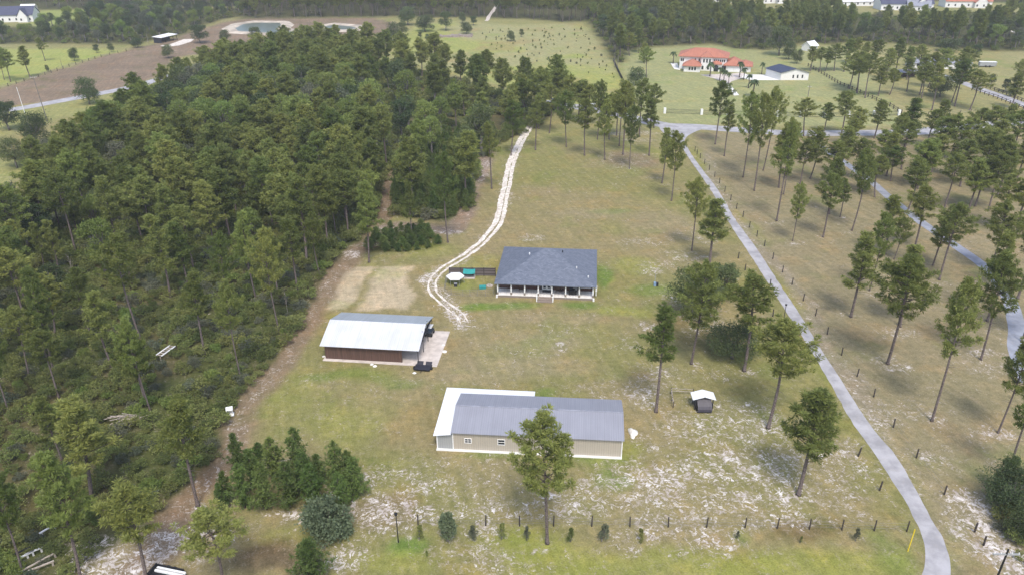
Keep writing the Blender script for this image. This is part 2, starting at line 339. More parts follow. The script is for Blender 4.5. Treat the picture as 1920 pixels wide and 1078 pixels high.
# ------------------------------------------------------------------ ground
def axis_pts(lo, hi, step, far_lo, far_hi, g=1.05):
    a = list(np.arange(lo, hi, step)); s = step
    while a[-1] < far_hi: s *= g; a.append(a[-1]+s)
    s = step; b = [lo]
    while b[-1] > far_lo: s *= g; b.append(b[-1]-s)
    return np.array(sorted(b[1:])+a)
def sstep(x, a, b): t = np.clip((x-a)/(b-a), 0, 1); return t*t*(3-2*t)
xs = axis_pts(-75, 115, .9, -1600, 1600, 1.035); ys = axis_pts(48, 260, .9, -150, 3200, 1.03)
GX, GY = np.meshgrid(xs, ys); gx, gy = GX.ravel(), GY.ravel()
wx = gx+(fbm(gx, gy, 9)-.5)*5; wy = gy+(fbm(gx+300, gy, 9)-.5)*5
cov = np.tile(np.array(L(152,142,100)), (len(gx), 1)); sand = np.full(len(gx), .0)+.05*sstep(fbm(gx+7, gy+3, 14), .45, .7)
def blend(mask, colr, k=1.0):
    global cov; mm = (mask*k)[:, None]; cov = cov*(1-mm)+np.array(colr)*mm
big = fbm(gx, gy, 28); mid = fbm(gx+99, gy-40, 11)
blend(sstep(big, .42, .62), L(140,139,84), .75)                       # greener turf
blend(sstep(mid, .52, .70), L(158,143,106), .6)                       # dry turf
far = sstep(gy, 190, 260); blend(far, L(158,158,104), .6)
# the paddock east of the drive is browner
EAST = GP([(1300,250),(1980,232),(1980,1090),(1790,1100),(1700,905),(1585,710),(1490,560),(1400,430)])
blend(sstep(sdist(wx, wy, EAST), -2, 2), L(154,143,112), .85)
blend(sstep(sdist(gx, gy, GP([(1500,100),(1990,88),(1990,245),(1250,236),(1250,160)])), -4, 4)*(1-.5*sstep(big, .4, .6)), L(166,160,114), .8)
md = sstep(sdist(wx, wy, MEADOW), -3, 4); blend(md, L(168,166,118)); blend(md*sstep(fbm(gx, gy, 40), .45, .6), L(162,170,88), .7)
blend(md*sstep(fbm(gx+50, gy, 16), .55, .7), L(165,150,105), .6)
blend(sstep(sdist(gx, gy, MLAWN), -2, 2), L(164,166,116)); blend(sstep(sdist(gx, gy, LLAWN), -2, 2), L(166,172,98)); blend(sstep(sdist(gx, gy, FARL), -2, 2), L(155,165,95))
br = sstep(sdist(wx, wy, BROWN), -2, 2); blend(br, L(147,129,110)); blend(br*sstep(mid, .5, .65), L(132,116,98), .7)
blend(sstep(sdist(wx, wy, GP([(-60,215),(0,207),(100,195),(180,183),(250,168),(262,200),(200,240),(150,275),(60,320),(0,360),(-60,420)])), -2, 3), L(158,158,100))
blend(sstep(sdist(wx, wy, GP([(10,258),(120,222),(200,205),(190,222),(60,285),(0,300)])), -6, 4), L(150,132,100), .5)
# woods floor
wd = sstep(sdist(wx, wy, WOODS), -1.0, 1.5); blend(wd, L(100,96,64)); blend(wd*sstep(mid, .45, .62), L(88,98,52), .8)
for k, (p, s_, b_) in WOODLAND.items():
    q = sstep(sdist(wx, wy, p), -6, 4); blend(q, L(84,86,52)); sand = sand*(1-q)
blend(sstep(sdist(wx, wy, SHRUBPATCH), -1, 1), L(80,86,44))
sand = sand*(1-wd*.6)*(1-far*.8)*(1-md)
# lush strips and green patches
def blob(x, y, rx, ry, colr=None, k=1.0, s=0.0, rot=0.0):
    global sand
    X, Y = G(x, y); dx, dy = wx-X, wy-Y; c_, s_ = math.cos(rot), math.sin(rot)
    d = np.hypot((dx*c_+dy*s_)/rx, (-dx*s_+dy*c_)/ry); m_ = 1-sstep(d, .45, 1.15)
    if colr is not None: blend(m_, colr, k)
    sand = np.where(m_ > 0, np.maximum(sand, sand*.35+s*.62*m_+.02), sand)
LU = L(112,138,62); LY = L(150,154,76)
for a_ in [(890,575,4,1.6,LU,.9),(960,575,7,1.5,LU,.8),(1100,575,5,1.5,LU,.8),(1128,520,1.6,7,LU,.9),(1185,585,6,2.2,LY,.7),(1190,500,7,5,LY,.6),(1225,545,5,3,LU,.6),
           (1130,700,3,2,LU,.25),(660,700,9,2.2,LU,.6),(740,715,6,2,LU,.5),(905,855,4,1.2,LU,.6),(960,862,4,1,LU,.6),(1125,870,5,2,LU,.6),(1190,850,2.5,3,LY,.7),(1008,730,2.5,1.5,LU,.6),(1150,910,3,2.5,LU,.6),
           (780,1020,2.6,2,LU,.9),(760,1050,5,2,LY,.6),(1000,1010,6,3.5,LY,.8),(1060,1050,7,4,LY,.7),(1150,1060,6,2.5,LY,.6),(1300,1050,7,3,LY,.7),(1400,1060,6,3,LY,.8),(1500,1070,7,2.5,LY,.7),(1625,1065,7,2.5,LY,.7),(1690,1050,3,4,LU,.4),
           (560,1010,5,2,LY,.4),(1385,1005,1.6,1.4,LU,.5),(860,420,3,8,LY,.6),(870,530,5,4,LY,.5),(900,500,8,6,LY,.45),(1135,395,7,2,LU,.5),(1240,290,8,6,LY,.6),(1195,280,6,5,LY,.5),
           (670,600,8,3,LY,.5),(800,470,8,5,LY,.45),(650,800,7,6,LY,.4),(1545,690,2,9,LY,.5),(1480,560,2.4,9,LY,.5),(1400,420,2.5,14,LY,.5),(1640,800,2.6,6,LY,.4),(1310,300,3.5,14,LY,.6),(1560,250,30,4,LY,.4),
           (500,650,4,4,LU,.2),(540,740,6,7,LY,.3)]: blob(*a_)
DR = L(166,152,124)
for pl in ([(660,503),(708,502),(668,578),(622,580)], [(716,502),(775,501),(765,576),(690,578)]): blend(sstep(sdist(wx, wy, GP(pl)), -.6, .6), L(205,188,160), .85)
for a_ in [(1000,640,12,3.5,DR,.5),(900,690,7,6,DR,.4),(1050,600,12,2,DR,.4),(1020,680,9,4,DR,.45),(1240,420,9,9,DR,.4),(1260,600,6,6,L(124,112,78),.5),(1330,640,7,5,L(96,84,60),.6),(1100,400,10,5,DR,.35),
           (680,460,3,2.5,L(150,130,105),.7),(500,1050,5,3,L(112,98,76),.8),(560,1040,4,3,L(116,100,80),.6),(720,960,5,3,L(134,118,95),.6),(340,990,5,4,L(112,96,84),.9),(1520,1000,5,2.4,L(118,104,78),.7),(1180,300,9,9,L(142,124,105),.7),(905,320,3,12,L(150,132,118),.8)]: blob(*a_)
# sand patches
for a_ in [(1010,448,4,2.4,.42),(1200,455,7,3,.26),(1240,500,7,4,.30),(1290,480,6,4,.26),(1220,512,3.5,2.2,.42),(1310,440,8,6,.22),(1270,560,4,3,.26),(1200,610,3,2,.30),(1170,640,4,4,.2),(1215,612,3,2,.3),
           (1050,618,6,2.5,.20),(1048,650,2.6,2.0,.36),(985,660,6,2,.2),(1060,590,9,1.4,.18),(1130,500,2,5,.12),
           (1150,730,8,4,.24),(1195,740,4,3,.34),(1225,705,5,5,.26),(1290,770,7,5,.22),(1340,700,5,4,.18),(1400,780,6,4,.30),(1210,830,3,4,.16),
           (1130,930,9,4,.26),(1180,905,5,3.5,.34),(1240,900,6,4,.36),(1230,960,6,4,.34),(1290,920,6,4,.32),(1340,885,8,5,.32),(1330,800,9,5,.26),(1420,860,7,5,.28),(1450,900,6,4,.32),(1520,860,8,4,.26),(1560,840,5,3,.34),(1590,880,5,4,.22),(1370,960,8,4,.3),(1440,950,7,3,.28),(1500,980,5,2,.34),(1300,1000,7,4,.26),(1340,1010,3,3,.3),(1280,850,6,3,.2),(1560,930,6,4,.24),(1600,985,5,2,.2),
           (1100,960,5,3,.30),(1020,950,7,2.6,.24),(990,960,3,3,.24),(920,950,5,3,.34),(900,1000,4,2.4,.38),(930,1050,6,2.6,.36),(770,900,4,3,.32),(800,880,8,4,.20),(780,915,3,2,.34),(700,950,4,3,.40),(740,970,5,3,.38),(880,870,8,3,.14),(860,900,10,5,.16),(680,900,4,3,.26),(820,965,5,3,.24),(1210,1000,4,3,.3),(1180,1020,3,2,.3),(660,1040,4,4,.40),(645,1060,3,2,.4),(870,1040,6,3,.2),
           (555,967,4,1.0,.50),(600,963,5,1,.44),(640,960,4,1,.4),(660,905,4,2,.3),(700,885,2,2,.3),(520,850,2,3,.25),(480,862,2,2,.2),
           (840,435,4,2.4,.40),(780,432,6,1.6,.34),(665,475,2.5,3,.45),(690,455,4,2,.35),(740,430,4,1.4,.32),(910,320,3,12,.26),(1185,250,11,3,.40),(1200,262,8,3,.3),(1160,300,10,14,.2),(1240,290,6,3,.12),
           (1330,600,4,5,.38),(1310,590,4,4,.3),(1300,620,3,3,.34),(1510,940,2,2,.3),(1805,925,3.5,1.8,.45),(1840,960,2.4,3.5,.46),(1870,1010,2.4,4,.46),(1900,1055,3,3,.46),(1830,1010,2.5,4,.26),(1800,975,2.5,4,.22),
           (1665,680,3,2.6,.34),(1690,625,6,3,.26),(1600,595,3,2,.26),(1870,680,6,5,.26),(1845,660,2.5,2,.4),(1880,630,5,5,.18),(1870,815,3,1.6,.42),(1748,790,2.2,1.6,.38),(1680,770,7,3,.24),(1670,790,3,2,.34),(1740,850,4,3,.24),(1700,780,5,2,.2),(1835,540,2,4,.2),(1630,550,2,1.6,.36),(1762,528,2.4,1.8,.34),(1490,455,3,1.6,.4),(1456,415,3,1.5,.35),(1545,445,2,1.2,.25),(1575,407,2,1,.3),(1595,436,2,1,.25),(1810,465,4,5,.2),(1780,440,3,6,.2),
           (1297,475,2,1.6,.22),(1296,684,1.8,1.2,.4),(1395,698,1.8,1.2,.4),(1440,805,2.6,2.4,.34),(1497,938,1.5,2.5,.45),(1026,1022,1.2,.9,.4),(1217,292,3,1.2,.3),(1180,317,2,1,.3),(1241,344,2,1,.3),(1226,331,2,1,.3),
           (150,950,3,2,.25),(170,1045,4,3,.4),(190,1070,4,3,.45),(230,1060,5,4,.4),(260,1030,4,4,.3),(300,1010,4,3,.3),(340,1010,2.5,3,.4),(380,1020,4,5,.30),(400,970,3,3,.4),(425,960,2,1.5,.4),(300,800,4,1.5,.25),(420,990,3,3,.3),(210,1075,6,3,.3)]:
    x, y, rx, ry, s_ = a_; blob(x, y, rx, ry, None, 1, s_)
# sandy track, dirt ruts and drive shoulders
dt = ldist(wx, wy, TRACK); tm = 1-sstep(dt, 1.2, 3.2); blend(tm, L(142,122,100), .9); sand += tm*.06+(1-sstep(dt, .3, 1.6))*.08*sstep(fbm(gx, gy, 8), .35, .6)
near = 1-sstep(ldist(wx, wy, GP([(450,790),(422,860),(385,920),(350,965)])), .5, 2.5); sand += near*.07
dt = ldist(wx, wy, TRACK2); tm = 1-sstep(dt, 1.5, 3.5); blend(tm, L(148,130,116), .9); sand += tm*.12
dd = ldist(wx, wy, DRIVEW); sand += (1-sstep(dd, .8, 2.2))*.22; sand += (1-sstep(ldist(wx, wy, DRIVEW[9:]), 1.0, 3.4))*.13
rut = ldist(wx, wy, GP([(1560,275),(1400,500),(1470,600)][0:0]+[(1318,290),(1350,370),(1400,432),(1440,480),(1480,540),(1520,600),(1560,650),(1600,700),(1632,770),(1660,830)]))
rm = 1-sstep(rut, .6, 2.6); blend(rm, L(158,146,128), .55); sand += rm*.13
sh = ldist(wx, wy, GP([(1700,905),(1770,930),(1830,1000),(1880,1070)])); sand += (1-sstep(sh, 1, 4))*.12
EASTS = sstep(sdist(wx, wy, GP([(1380,690),(1520,740),(1600,860),(1660,980),(1300,1010),(700,1000),(690,900),(1180,860),(1200,740)])), -4, 6); sand += EASTS*.04
sand = np.clip(sand, 0, 1.2)
ny, nx = GX.shape; idx = np.arange(ny*nx).reshape(ny, nx)
quads = np.stack([idx[:-1, :-1], idx[:-1, 1:], idx[1:, 1:], idx[1:, :-1]], -1).reshape(-1, 4)
POND1 = GP([(440,54),(455,46),(475,43),(525,43),(528,48),(520,55),(533,58),(578,61),(572,65),(500,63),(448,60)])
POND2 = GP([(606,50),(625,47),(660,50),(672,54),(655,57),(625,58),(610,55)])
pd = np.maximum(sdist(gx, gy, POND1), sdist(gx, gy, POND2)); gz = pd*0
rim = np.maximum(sdist(gx, gy, POND1), sdist(gx, gy, POND2)); sand = np.clip(sand+sstep(rim, -3.5, -1)*.25*(1-sstep(rim, 6, 9)), 0, 1.2)
blend(sstep(rim, -3, -1), (.50, .45, .37), .9)
me = mesh_np('ground', np.stack([gx, gy, gz], 1), [(quads, 0)], [MAT['ground']])
ca = me.attributes.new('cover', 'FLOAT_COLOR', 'POINT'); ca.data.foreach_set('color', np.concatenate([cov, np.ones((len(gx), 1))], 1).astype(np.float32).ravel())
sa = me.attributes.new('sand', 'FLOAT', 'POINT'); sa.data.foreach_set('value', sand.astype(np.float32))
link('ground', me, kind='structure')
for i, p in enumerate((POND1, POND2)):
    cx = sum(q[0] for q in p)/len(p); cy = sum(q[1] for q in p)/len(p)
    MB().poly([(x, y, .03) for x, y in p], [tuple(range(len(p)))]).build('pond_water', MAT['water'], kind='structure')
    q = [Vector((*z, 0)) for z in p]; n = len(q); ar = sum(q[k].x*q[(k+1) % n].y-q[(k+1) % n].x*q[k].y for k in range(n)); sg = 1 if ar > 0 else -1; mb = MB(); V = []
    for k in range(n):
        d = (q[(k+1) % n]-q[k-1]).normalized(); o_ = Vector((d.y, -d.x, 0))*sg
        for off, z in ((-.4, .0), (1.0, .5), (3.6, .7), (7.5, .0)): V.append(tuple(q[k]+o_*off+Vector((0, 0, z))))
    mb.poly(V, [(4*k+j, 4*((k+1) % n)+j, 4*((k+1) % n)+j+1, 4*k+j+1) for k in range(n) for j in range(3)]); mb.build('pond_bank', MAT['bank'], kind='structure')

def resample(pts, step):
    out = [pts[0]]
    P_ = [Vector((*p, 0)) for p in pts]
    # Catmull-Rom
    res = []
    for i in range(len(P_)-1):
        p0 = P_[max(i-1, 0)]; p1 = P_[i]; p2 = P_[i+1]; p3 = P_[min(i+2, len(P_)-1)]
        n = max(2, int((p2-p1).length/step))
        for k in range(n):
            t = k/n; res.append(.5*((2*p1)+(-p0+p2)*t+(2*p0-5*p1+4*p2-p3)*t*t+(-p0+3*p1-3*p2+p3)*t**3))
    res.append(P_[-1]); return res
def strip_lr(name, left, right, mat, z, step=1.0, jit=.0, kind='structure', n=None):
    Lf = resample(left, step); Rt = resample(right, step); n = max(len(Lf), len(Rt))
    def at(Q, t): f = t*(len(Q)-1); i = min(int(f), len(Q)-2); return Q[i].lerp(Q[i+1], f-i)
    V = []; Fc = []
    for i in range(n):
        t = i/(n-1); a_ = at(Lf, t); b_ = at(Rt, t); d = (b_-a_)
        ja, jb = 4*jit*(float(vnoise(i*.9, 3.3, 2.1))-.5), 4*jit*(float(vnoise(i*.9, 77.3, 2.1))-.5); u_ = d.normalized()
        a2 = a_+u_*ja; b2 = b_+u_*jb
        V += [(a2.x, a2.y, z), (a2.lerp(b2, .5).x, a2.lerp(b2, .5).y, z+.01), (b2.x, b2.y, z)]
        if i: k = 3*i; Fc += [(k-3, k-2, k+1, k), (k-2, k-1, k+2, k+1)]
    return MB().poly(V, Fc).build(name, mat, kind=kind)
def strip_c(name, centre, wid, mat, z, step=1.0, jit=0.0, off=0.0, wofs=0.0):
    Cc = resample(centre, step); n = len(Cc); V = []; Fc = []
    for i, p in enumerate(Cc):
        d = (Cc[min(i+1, n-1)]-Cc[max(i-1, 0)]).normalized(); s_ = Vector((d.y, -d.x, 0)); t = i/(n-1)
        w_ = wid if not isinstance(wid, (list, tuple)) else float(np.interp(t, np.linspace(0, 1, len(wid)), wid))
        a_ = p-s_*(w_/2+4*jit*(float(vnoise(i*.8, 5.1+wofs, 2.0))-.5)-off); b_ = p+s_*(w_/2+4*jit*(float(vnoise(i*.8, 91.7+wofs, 2.0))-.5)+off)
        m2 = (a_+b_)/2; V += [(a_.x, a_.y, z), (m2.x, m2.y, z+.01), (b_.x, b_.y, z)]
        if i: k = 3*i; Fc += [(k-3, k, k+1, k-2), (k-2, k+1, k+2, k-1)]
    return MB().poly(V, Fc).build(name, mat, kind='structure')
DL = GP([(1262,250),(1285,287),(1335,360),(1362,410),(1403,473),(1440,530),(1487,605),(1514,647),(1557,718),(1594,785),(1641,852),(1678,908),(1711,965),(1731,1012),(1734,1052),(1729,1078),(1716,1110)])
DRr0 = GP([(1280,250),(1297,289),(1350,360),(1378,408),(1422,468),(1461,528),(1504,592),(1533,640),(1585,720),(1634,795),(1682,852),(1714,905),(1744,963),(1771,1004),(1785,1045),(1789,1078),(1786,1110)])
DRr = [(a_[0]+(b_[0]-a_[0])*.9, a_[1]+(b_[1]-a_[1])*.9) for a_, b_ in zip(DL, DRr0)]
strip_lr('driveway', DL, DRr, MAT['asphalt'], .012, .6, .05)
ROADC = GP([(1002,190),(1050,196),(1099,204),(1154,214),(1205,226),(1250,236),(1300,238),(1400,245),(1480,250),(1580,250),(1700,249),(1745,245),(1800,240),(1870,233),(1990,222)])
strip_c('road', ROADC, 6.6, MAT['asphalt'], .020, 4, .15)
strip_lr('road_apron', GP([(1236,238),(1240,246),(1255,256),(1264,262)]), GP([(1320,242),(1305,247),(1290,255),(1283,264)]), MAT['asphalt'], .016, 2)
strip_c('road', GP([(-70,213),(20,206),(90,194),(180,177),(250,163),(330,140)]), 6.4, MAT['asphalt'], .012, 4, .1)
strip_c('road', GP([(1760,140),(1828,164),(1880,182),(1925,199),(1990,222)]), 4.6, MAT['asphalt'], .012, 3, .1)
strip_c('driveway', GP([(1520,262),(1548,281),(1590,310),(1635,342),(1672,374),(1714,407),(1760,440),(1800,467),(1848,503),(1888,556),(1906,610),(1908,660),(1930,720)]), [2.3, 2.3, 2.3, 2.4, 2.8], MAT['drive2'], .012, 2, .08)
strip_c('sand_driveway', DRIVEW, [1.0, 1.0, 1.0, .95, .95, .95, .7, .45, .2], MAT['sand'], .008, .5, .09, -.82)
strip_c('sand_driveway', DRIVEW, [1.5, 1.5, 1.45, 1.35, 1.25, 1.2, .9, .5, .2], MAT['sand'], .008, .5, .11, .5, 40)

# ------------------------------------------------------------------ vegetation meshes
def blades(C, D, ln, wd, rs):
    """kite shaped leaf faces from points C along directions D"""
    n = len(C); R = rs.normal(size=(n, 3)); S = np.cross(D, R); S /= np.linalg.norm(S, axis=1)[:, None]+1e-9
    ln = ln[:, None]; wd = wd[:, None]
    V = np.stack([C, C+D*ln*.55+S*wd, C+D*ln, C+D*ln*.55-S*wd], 1).reshape(-1, 3)
    Fq = np.arange(4*n).reshape(n, 4); return V, Fq
def unit(rs, n, up=0.0):
    d = rs.normal(size=(n, 3)); d[:, 2] += up; return d/np.linalg.norm(d, axis=1)[:, None]
def pine(name, seed, h=17., r=3.0, cs=.5, nl=30, bl=20, tuft=.58, wd=.052, mat='pine', shape=0, bare=True):
    rs = np.random.RandomState(seed); tr = MB()
    bx, by = rs.normal(0, .35, 2); bx2, by2 = rs.normal(0, .3, 2)
    def axis(z): t = z/h; return np.array([bx*math.sin(t*3.1)+bx2*t*t, by*math.sin(t*3.1)+by2*t*t, z])
    zs = [0, .25, 1.2, h*.2, h*.4, h*.6, h*.78, h*.92, h*.985]; rr = [.30, .23, .19, .175, .15, .12, .085, .045, .015]
    sc_ = h/17.0
    tr.tube([axis(z) for z in zs], [q*sc_*.92 for q in rr], 8)
    T = []; ph = rs.rand()*6
    for i in range(nl):
        t = (i+.5)/nl; t = t**.9; z0 = h*(cs+(0.985-cs)*t)
        prof = [1.0-.75*t**1.6, math.sin(min(1, (t*.86+.2))*math.pi)**.7+.12, 1.0-.9*t, math.sqrt(max(.02, 1-t*t))*min(1, .6+t*2)][shape]
        ln = r*prof*rs.uniform(.5, 1.12)
        if t < .12: ln *= rs.uniform(.35, .9)
        ph += 2.4+rs.normal(0, .35); el = math.radians(rs.uniform(2, 26)+22*t)
        p0 = axis(z0); d = np.array([math.cos(ph)*math.cos(el), math.sin(ph)*math.cos(el), math.sin(el)])
        pts = [p0+d*ln*s+np.array([0, 0, .16*ln*s*s]) for s in (0, .35, .7, 1)]
        tr.tube(pts, [.055*sc_*1.3, .04*sc_, .028, .012], 4)
        m_ = int(2+ln*2.9); side = np.array([-math.sin(ph), math.cos(ph), 0])
        for k in range(m_):
            s = 1-(k/m_)*.72 if k else 1.0
            off = side*rs.normal(0, .36)*ln*.6*(1.15-s*.5)+np.array([0, 0, rs.normal(.12, .20)])
            T.append(p0+d*ln*s+np.array([0, 0, .16*ln*s*s])+off)
    for k in range(5): T.append(axis(h)+rs.normal(0, .35, 3)*[1, 1, .5]-[0, 0, .15])
    if bare:
        for k in range(4):
            z0 = h*rs.uniform(cs*.7, cs); ph2 = rs.rand()*6.3; ln = rs.uniform(.5, 1.5)
            tr.tube([axis(z0), axis(z0)+np.array([math.cos(ph2)*ln, math.sin(ph2)*ln, .2])], [.03, .008], 4)
    T = np.array(T); n = len(T); sz = rs.uniform(.7, 1.2, n)*tuft
    C = np.repeat(T, bl, 0); D = unit(rs, n*bl, .55); S_ = np.repeat(sz, bl)
    V, Fq = blades(C+D*.05, D, S_*rs.uniform(.75, 1.1, n*bl), wd*rs.uniform(.8, 1.3, n*bl), rs)
    return (tr.mesh(name+'_trunk', MAT['bark'], True), mesh_np(name+'_crown', V, [(Fq, 0)], [MAT[mat]]))
def leafy(name, seed, w_=4., h=7., z0=1.2, lobes=18, per=200, leaf=.26, mat='oak', trunk='greybark', cone=0.0, jit=.35):
    rs = np.random.RandomState(seed); tr = MB(); fork = np.array([rs.normal(0, .1), rs.normal(0, .1), z0+.25*h*.4])
    tr.tube([(0, 0, 0), tuple(fork*[.4, .4, .5]), tuple(fork)], [.035*h, .028*h, .022*h], 7)
    Cs = []; Ds = []; Ln = []
    for i in range(lobes):
        u_ = rs.rand()**.8; z = z0+(h-z0)*(.12+.80*u_); tt = (z-z0)/(h-z0)
        prof = (math.sqrt(max(.05, 1-(2*tt-.85)**2/1.5)))*(1-cone)+cone*(1.05-tt)
        a_ = i*2.4+rs.rand(); q = w_*.5*prof*math.sqrt(rs.uniform(.15, 1))*.82
        c = np.array([math.cos(a_)*q, math.sin(a_)*q, z]); lr = w_*.5*rs.uniform(.28, .46)*(1-cone*tt*.6)
        tr.tube([tuple(fork), tuple(fork*.4+c*.6+[0, 0, -.1]), tuple(c)], [.012*h, .008*h, .003*h], 4)
        D = unit(rs, per, .25); rad = lr*rs.uniform(.45, 1.08, per)*(1+jit*(rs.rand(per)-.5))
        Cs.append(c+D*rad[:, None]*[1, 1, .78]); d2 = D+rs.normal(0, .7, (per, 3)); Ds.append(d2/np.linalg.norm(d2, axis=1)[:, None])
    C = np.concatenate(Cs); D = np.concatenate(Ds); n = len(C)
    V, Fq = blades(C, D, leaf*rs.uniform(.7, 1.3, n), leaf*.36*rs.uniform(.7, 1.3, n), rs)
    V[:, 2] = np.maximum(V[:, 2], .03)
    return (tr.mesh(name+'_trunk', MAT[trunk], True), mesh_np(name+'_crown', V, [(Fq, 0)], [MAT[mat]]))
def youngpine(name, seed, h=6., r=1.5, mat='youngpine', low=.05):
    rs = np.random.RandomState(seed); tr = MB(); tr.tube([(0, 0, 0), (0, 0, h*.5), (.05, 0, h*.97)], [.09, .06, .015], 6); T = []
    nl = int(h*9)
    for i in range(nl):
        t = (i+.5)/nl; z = h*(low+(.97-low)*t); ln = r*(1.02-t**1.9)*rs.uniform(.55, 1.1); a_ = i*2.4+rs.normal(0, .4); el = math.radians(rs.uniform(15, 40))
        d = np.array([math.cos(a_)*math.cos(el), math.sin(a_)*math.cos(el), math.sin(el)]); p0 = np.array([0, 0, z])
        tr.tube([tuple(p0), tuple(p0+d*ln)], [.03, .008], 4)
        for k in range(int(2+ln*2.2)): T.append(p0+d*ln*(1-k*.27)+rs.normal(0, .12, 3))
    T.append(np.array([0, 0, h*.98])); T = np.array(T); n = len(T); bl = 18
    C = np.repeat(T, bl, 0); D = unit(rs, n*bl, .7); V, Fq = blades(C, D, rs.uniform(.28, .5, n*bl), rs.uniform(.03, .05, n*bl), rs)
    V[:, 2] = np.maximum(V[:, 2], .02)
    return (tr.mesh(name+'_trunk', MAT['bark'], True), mesh_np(name+'_crown', V, [(Fq, 0)], [MAT[mat]]))
def palm(name, seed, h=5.):
    rs = np.random.RandomState(seed); tr = MB(); tr.tube([(0, 0, 0), (.1, 0, h*.5), (.05, .1, h)], [.22, .17, .16], 8); V = []; Fc = []
    for i in range(22):
        a_ = i*2.4; el = rs.uniform(-.2, 1.2); ln = rs.uniform(1.5, 2.1); b = len(V)
        for k in range(5):
            s = k/4; x = ln*s*math.cos(el*(1-.2*s)); z = h+ln*s*math.sin(el)-1.5*s*s; wd_ = .38*math.sin(math.pi*(.12+.84*s))
            for q in (-1, 1): V.append((x*math.cos(a_)-q*wd_*math.sin(a_), x*math.sin(a_)+q*wd_*math.cos(a_), z-.1))
        Fc += [(b+2*k, b+2*k+1, b+2*k+3, b+2*k+2) for k in range(4)]
    return (tr.mesh(name+'_trunk', MAT['bark'], True), MB().poly(V, Fc).mesh(name+'_crown', MAT['palm']))
def snag(name, seed, h=10):
    rs = np.random.RandomState(seed); tr = MB(); tr.tube([(0, 0, 0), (.1, 0, h*.5), (0, .1, h)], [.14, .1, .03], 6); br_ = MB()
    for i in range(26):
        z = h*rs.uniform(.4, .97); a_ = rs.rand()*6.3; ln = (h-z)*.35+rs.uniform(.5, 1.6); d = np.array([math.cos(a_), math.sin(a_), .8])
        p = np.array([0, 0, z]); br_.tube([p, p+d*ln*.5, p+d*ln+np.array([0, 0, .2])], [.035, .022, .008], 4)
    return (tr.mesh(name+'_trunk', MAT['deadwood']), br_.mesh(name+'_limbs', MAT['deadwood']))
PINES = [pine('pine%d' % i, 20+i, h=17, r=[3.3, 3.0, 3.7, 2.8, 3.3, 3.1, 3.6, 2.6][i], cs=[.43, .48, .38, .46, .52, .38, .47, .36][i], nl=[36, 30, 38, 32, 28, 38, 34, 36][i],
        bl=30, shape=[1, 0, 1, 1, 1, 0, 1, 0][i]) for i in range(8)]
FOREST = [pine('woodpine%d' % i, 60+i, h=16, r=[2.9, 3.2, 2.6][i], cs=[.42, .36, .48][i], nl=[46, 50, 42][i], bl=26, tuft=.60, wd=.062, shape=[3, 3, 1][i], bare=False) for i in range(3)]
OAKS = [leafy('oak%d' % i, 80+i, w_=[7, 6, 8][i], h=[6.5, 7, 7.5][i], lobes=[24, 22, 30][i], per=230, mat='oak') for i in range(3)]
BROAD = [leafy('broad%d' % i, 90+i, w_=6.4, h=11, z0=3.5, lobes=24, per=200, leaf=.3, mat=['bright', 'oak', 'grey'][i]) for i in range(3)]
YOUNG = [youngpine('youngpine%d' % i, 100+i, h=6, r=[1.8, 2.1, 1.6][i]) for i in range(3)]
SHRUBS = [leafy('shrub%d' % i, 110+i, w_=2.6, h=[1.5, 1.9, 1.3, 1.5][i], z0=.15, lobes=9, per=90, leaf=.2, mat=['shrub', 'shrub', 'bright', 'grey'][i]) for i in range(4)]
CONES = [leafy('cone%d' % i, 120+i, w_=1.5, h=2.2, z0=.15, lobes=14, per=60, leaf=.16, mat=['shrub', 'grey'][i], cone=.8) for i in range(2)]
BLUISH = leafy('cedar', 130, w_=4.4, h=3.0, z0=.1, lobes=26, per=230, leaf=.24, mat='bluish', jit=.8)
CEDAR = leafy('conecedar', 131, w_=3.0, h=4.2, z0=.1, lobes=26, per=170, leaf=.22, mat='bluish', cone=.75)
PALMS = [palm('palm%d' % i, 140+i, h=4.5+i) for i in range(2)]
SNAGS = [snag('snag%d' % i, 150+i) for i in range(2)]
BASEH = {}
def plant(kind, cat, meshes, X, Y, h, baseh, label, group=None, wscale=1.0, rz=None, tilt=0.0, z=0, crown='crown', trunk='trunk'):
    o = link(kind, None, None, label, cat, group, None, (X, Y, z), (rnd.gauss(0, tilt), rnd.gauss(0, tilt), rnd.uniform(0, 6.28) if rz is None else rz))
    s = h/baseh; o.scale = (s*wscale, s*wscale, s)
    link(trunk, meshes[0], o); link(crown, meshes[1], o)
    return o
ORD = ['', 'second ', 'third ', 'fourth ', 'fifth ', 'sixth ', 'seventh ', 'eighth ', 'ninth ', 'tenth ']
LAND = {'the long grey metal barn': (1000, 800), 'the small white-roofed shelter': (1318, 745), 'the tin-roofed wooden carport': (710, 630), 'the blue-roofed house': (1022, 510),
        'the round white trash pile': (1186, 808), 'the red-roofed mansion': (1340, 130), 'the black-roofed white building': (1480, 140), 'the small blue pump': (1229, 531),
        'the driveway mouth at the cross road': (1285, 265), 'the lamp post by the driveway': (1468, 608), 'the foreground lamp post': (747, 1016), 'the yellow stake': (1702, 1015),
        'the sharp driveway bend': (1765, 1000), 'the retention pond': (500, 55), 'the white farmhouse': (30, 28), 'the dark pole barn': (316, 74), 'the leaning utility pole': (75, 190),
        'the wooden ladder frame': (314, 664), 'the heap of cut branches': (245, 790), 'the white box at the wood edge': (432, 770), 'the iron fence with white pillars': (1400, 214), 'the second blue-grey drive': (1760, 440),
        'the green-covered kennel': (880, 516), 'the far right lane': (1870, 178)}
used_lab = {}
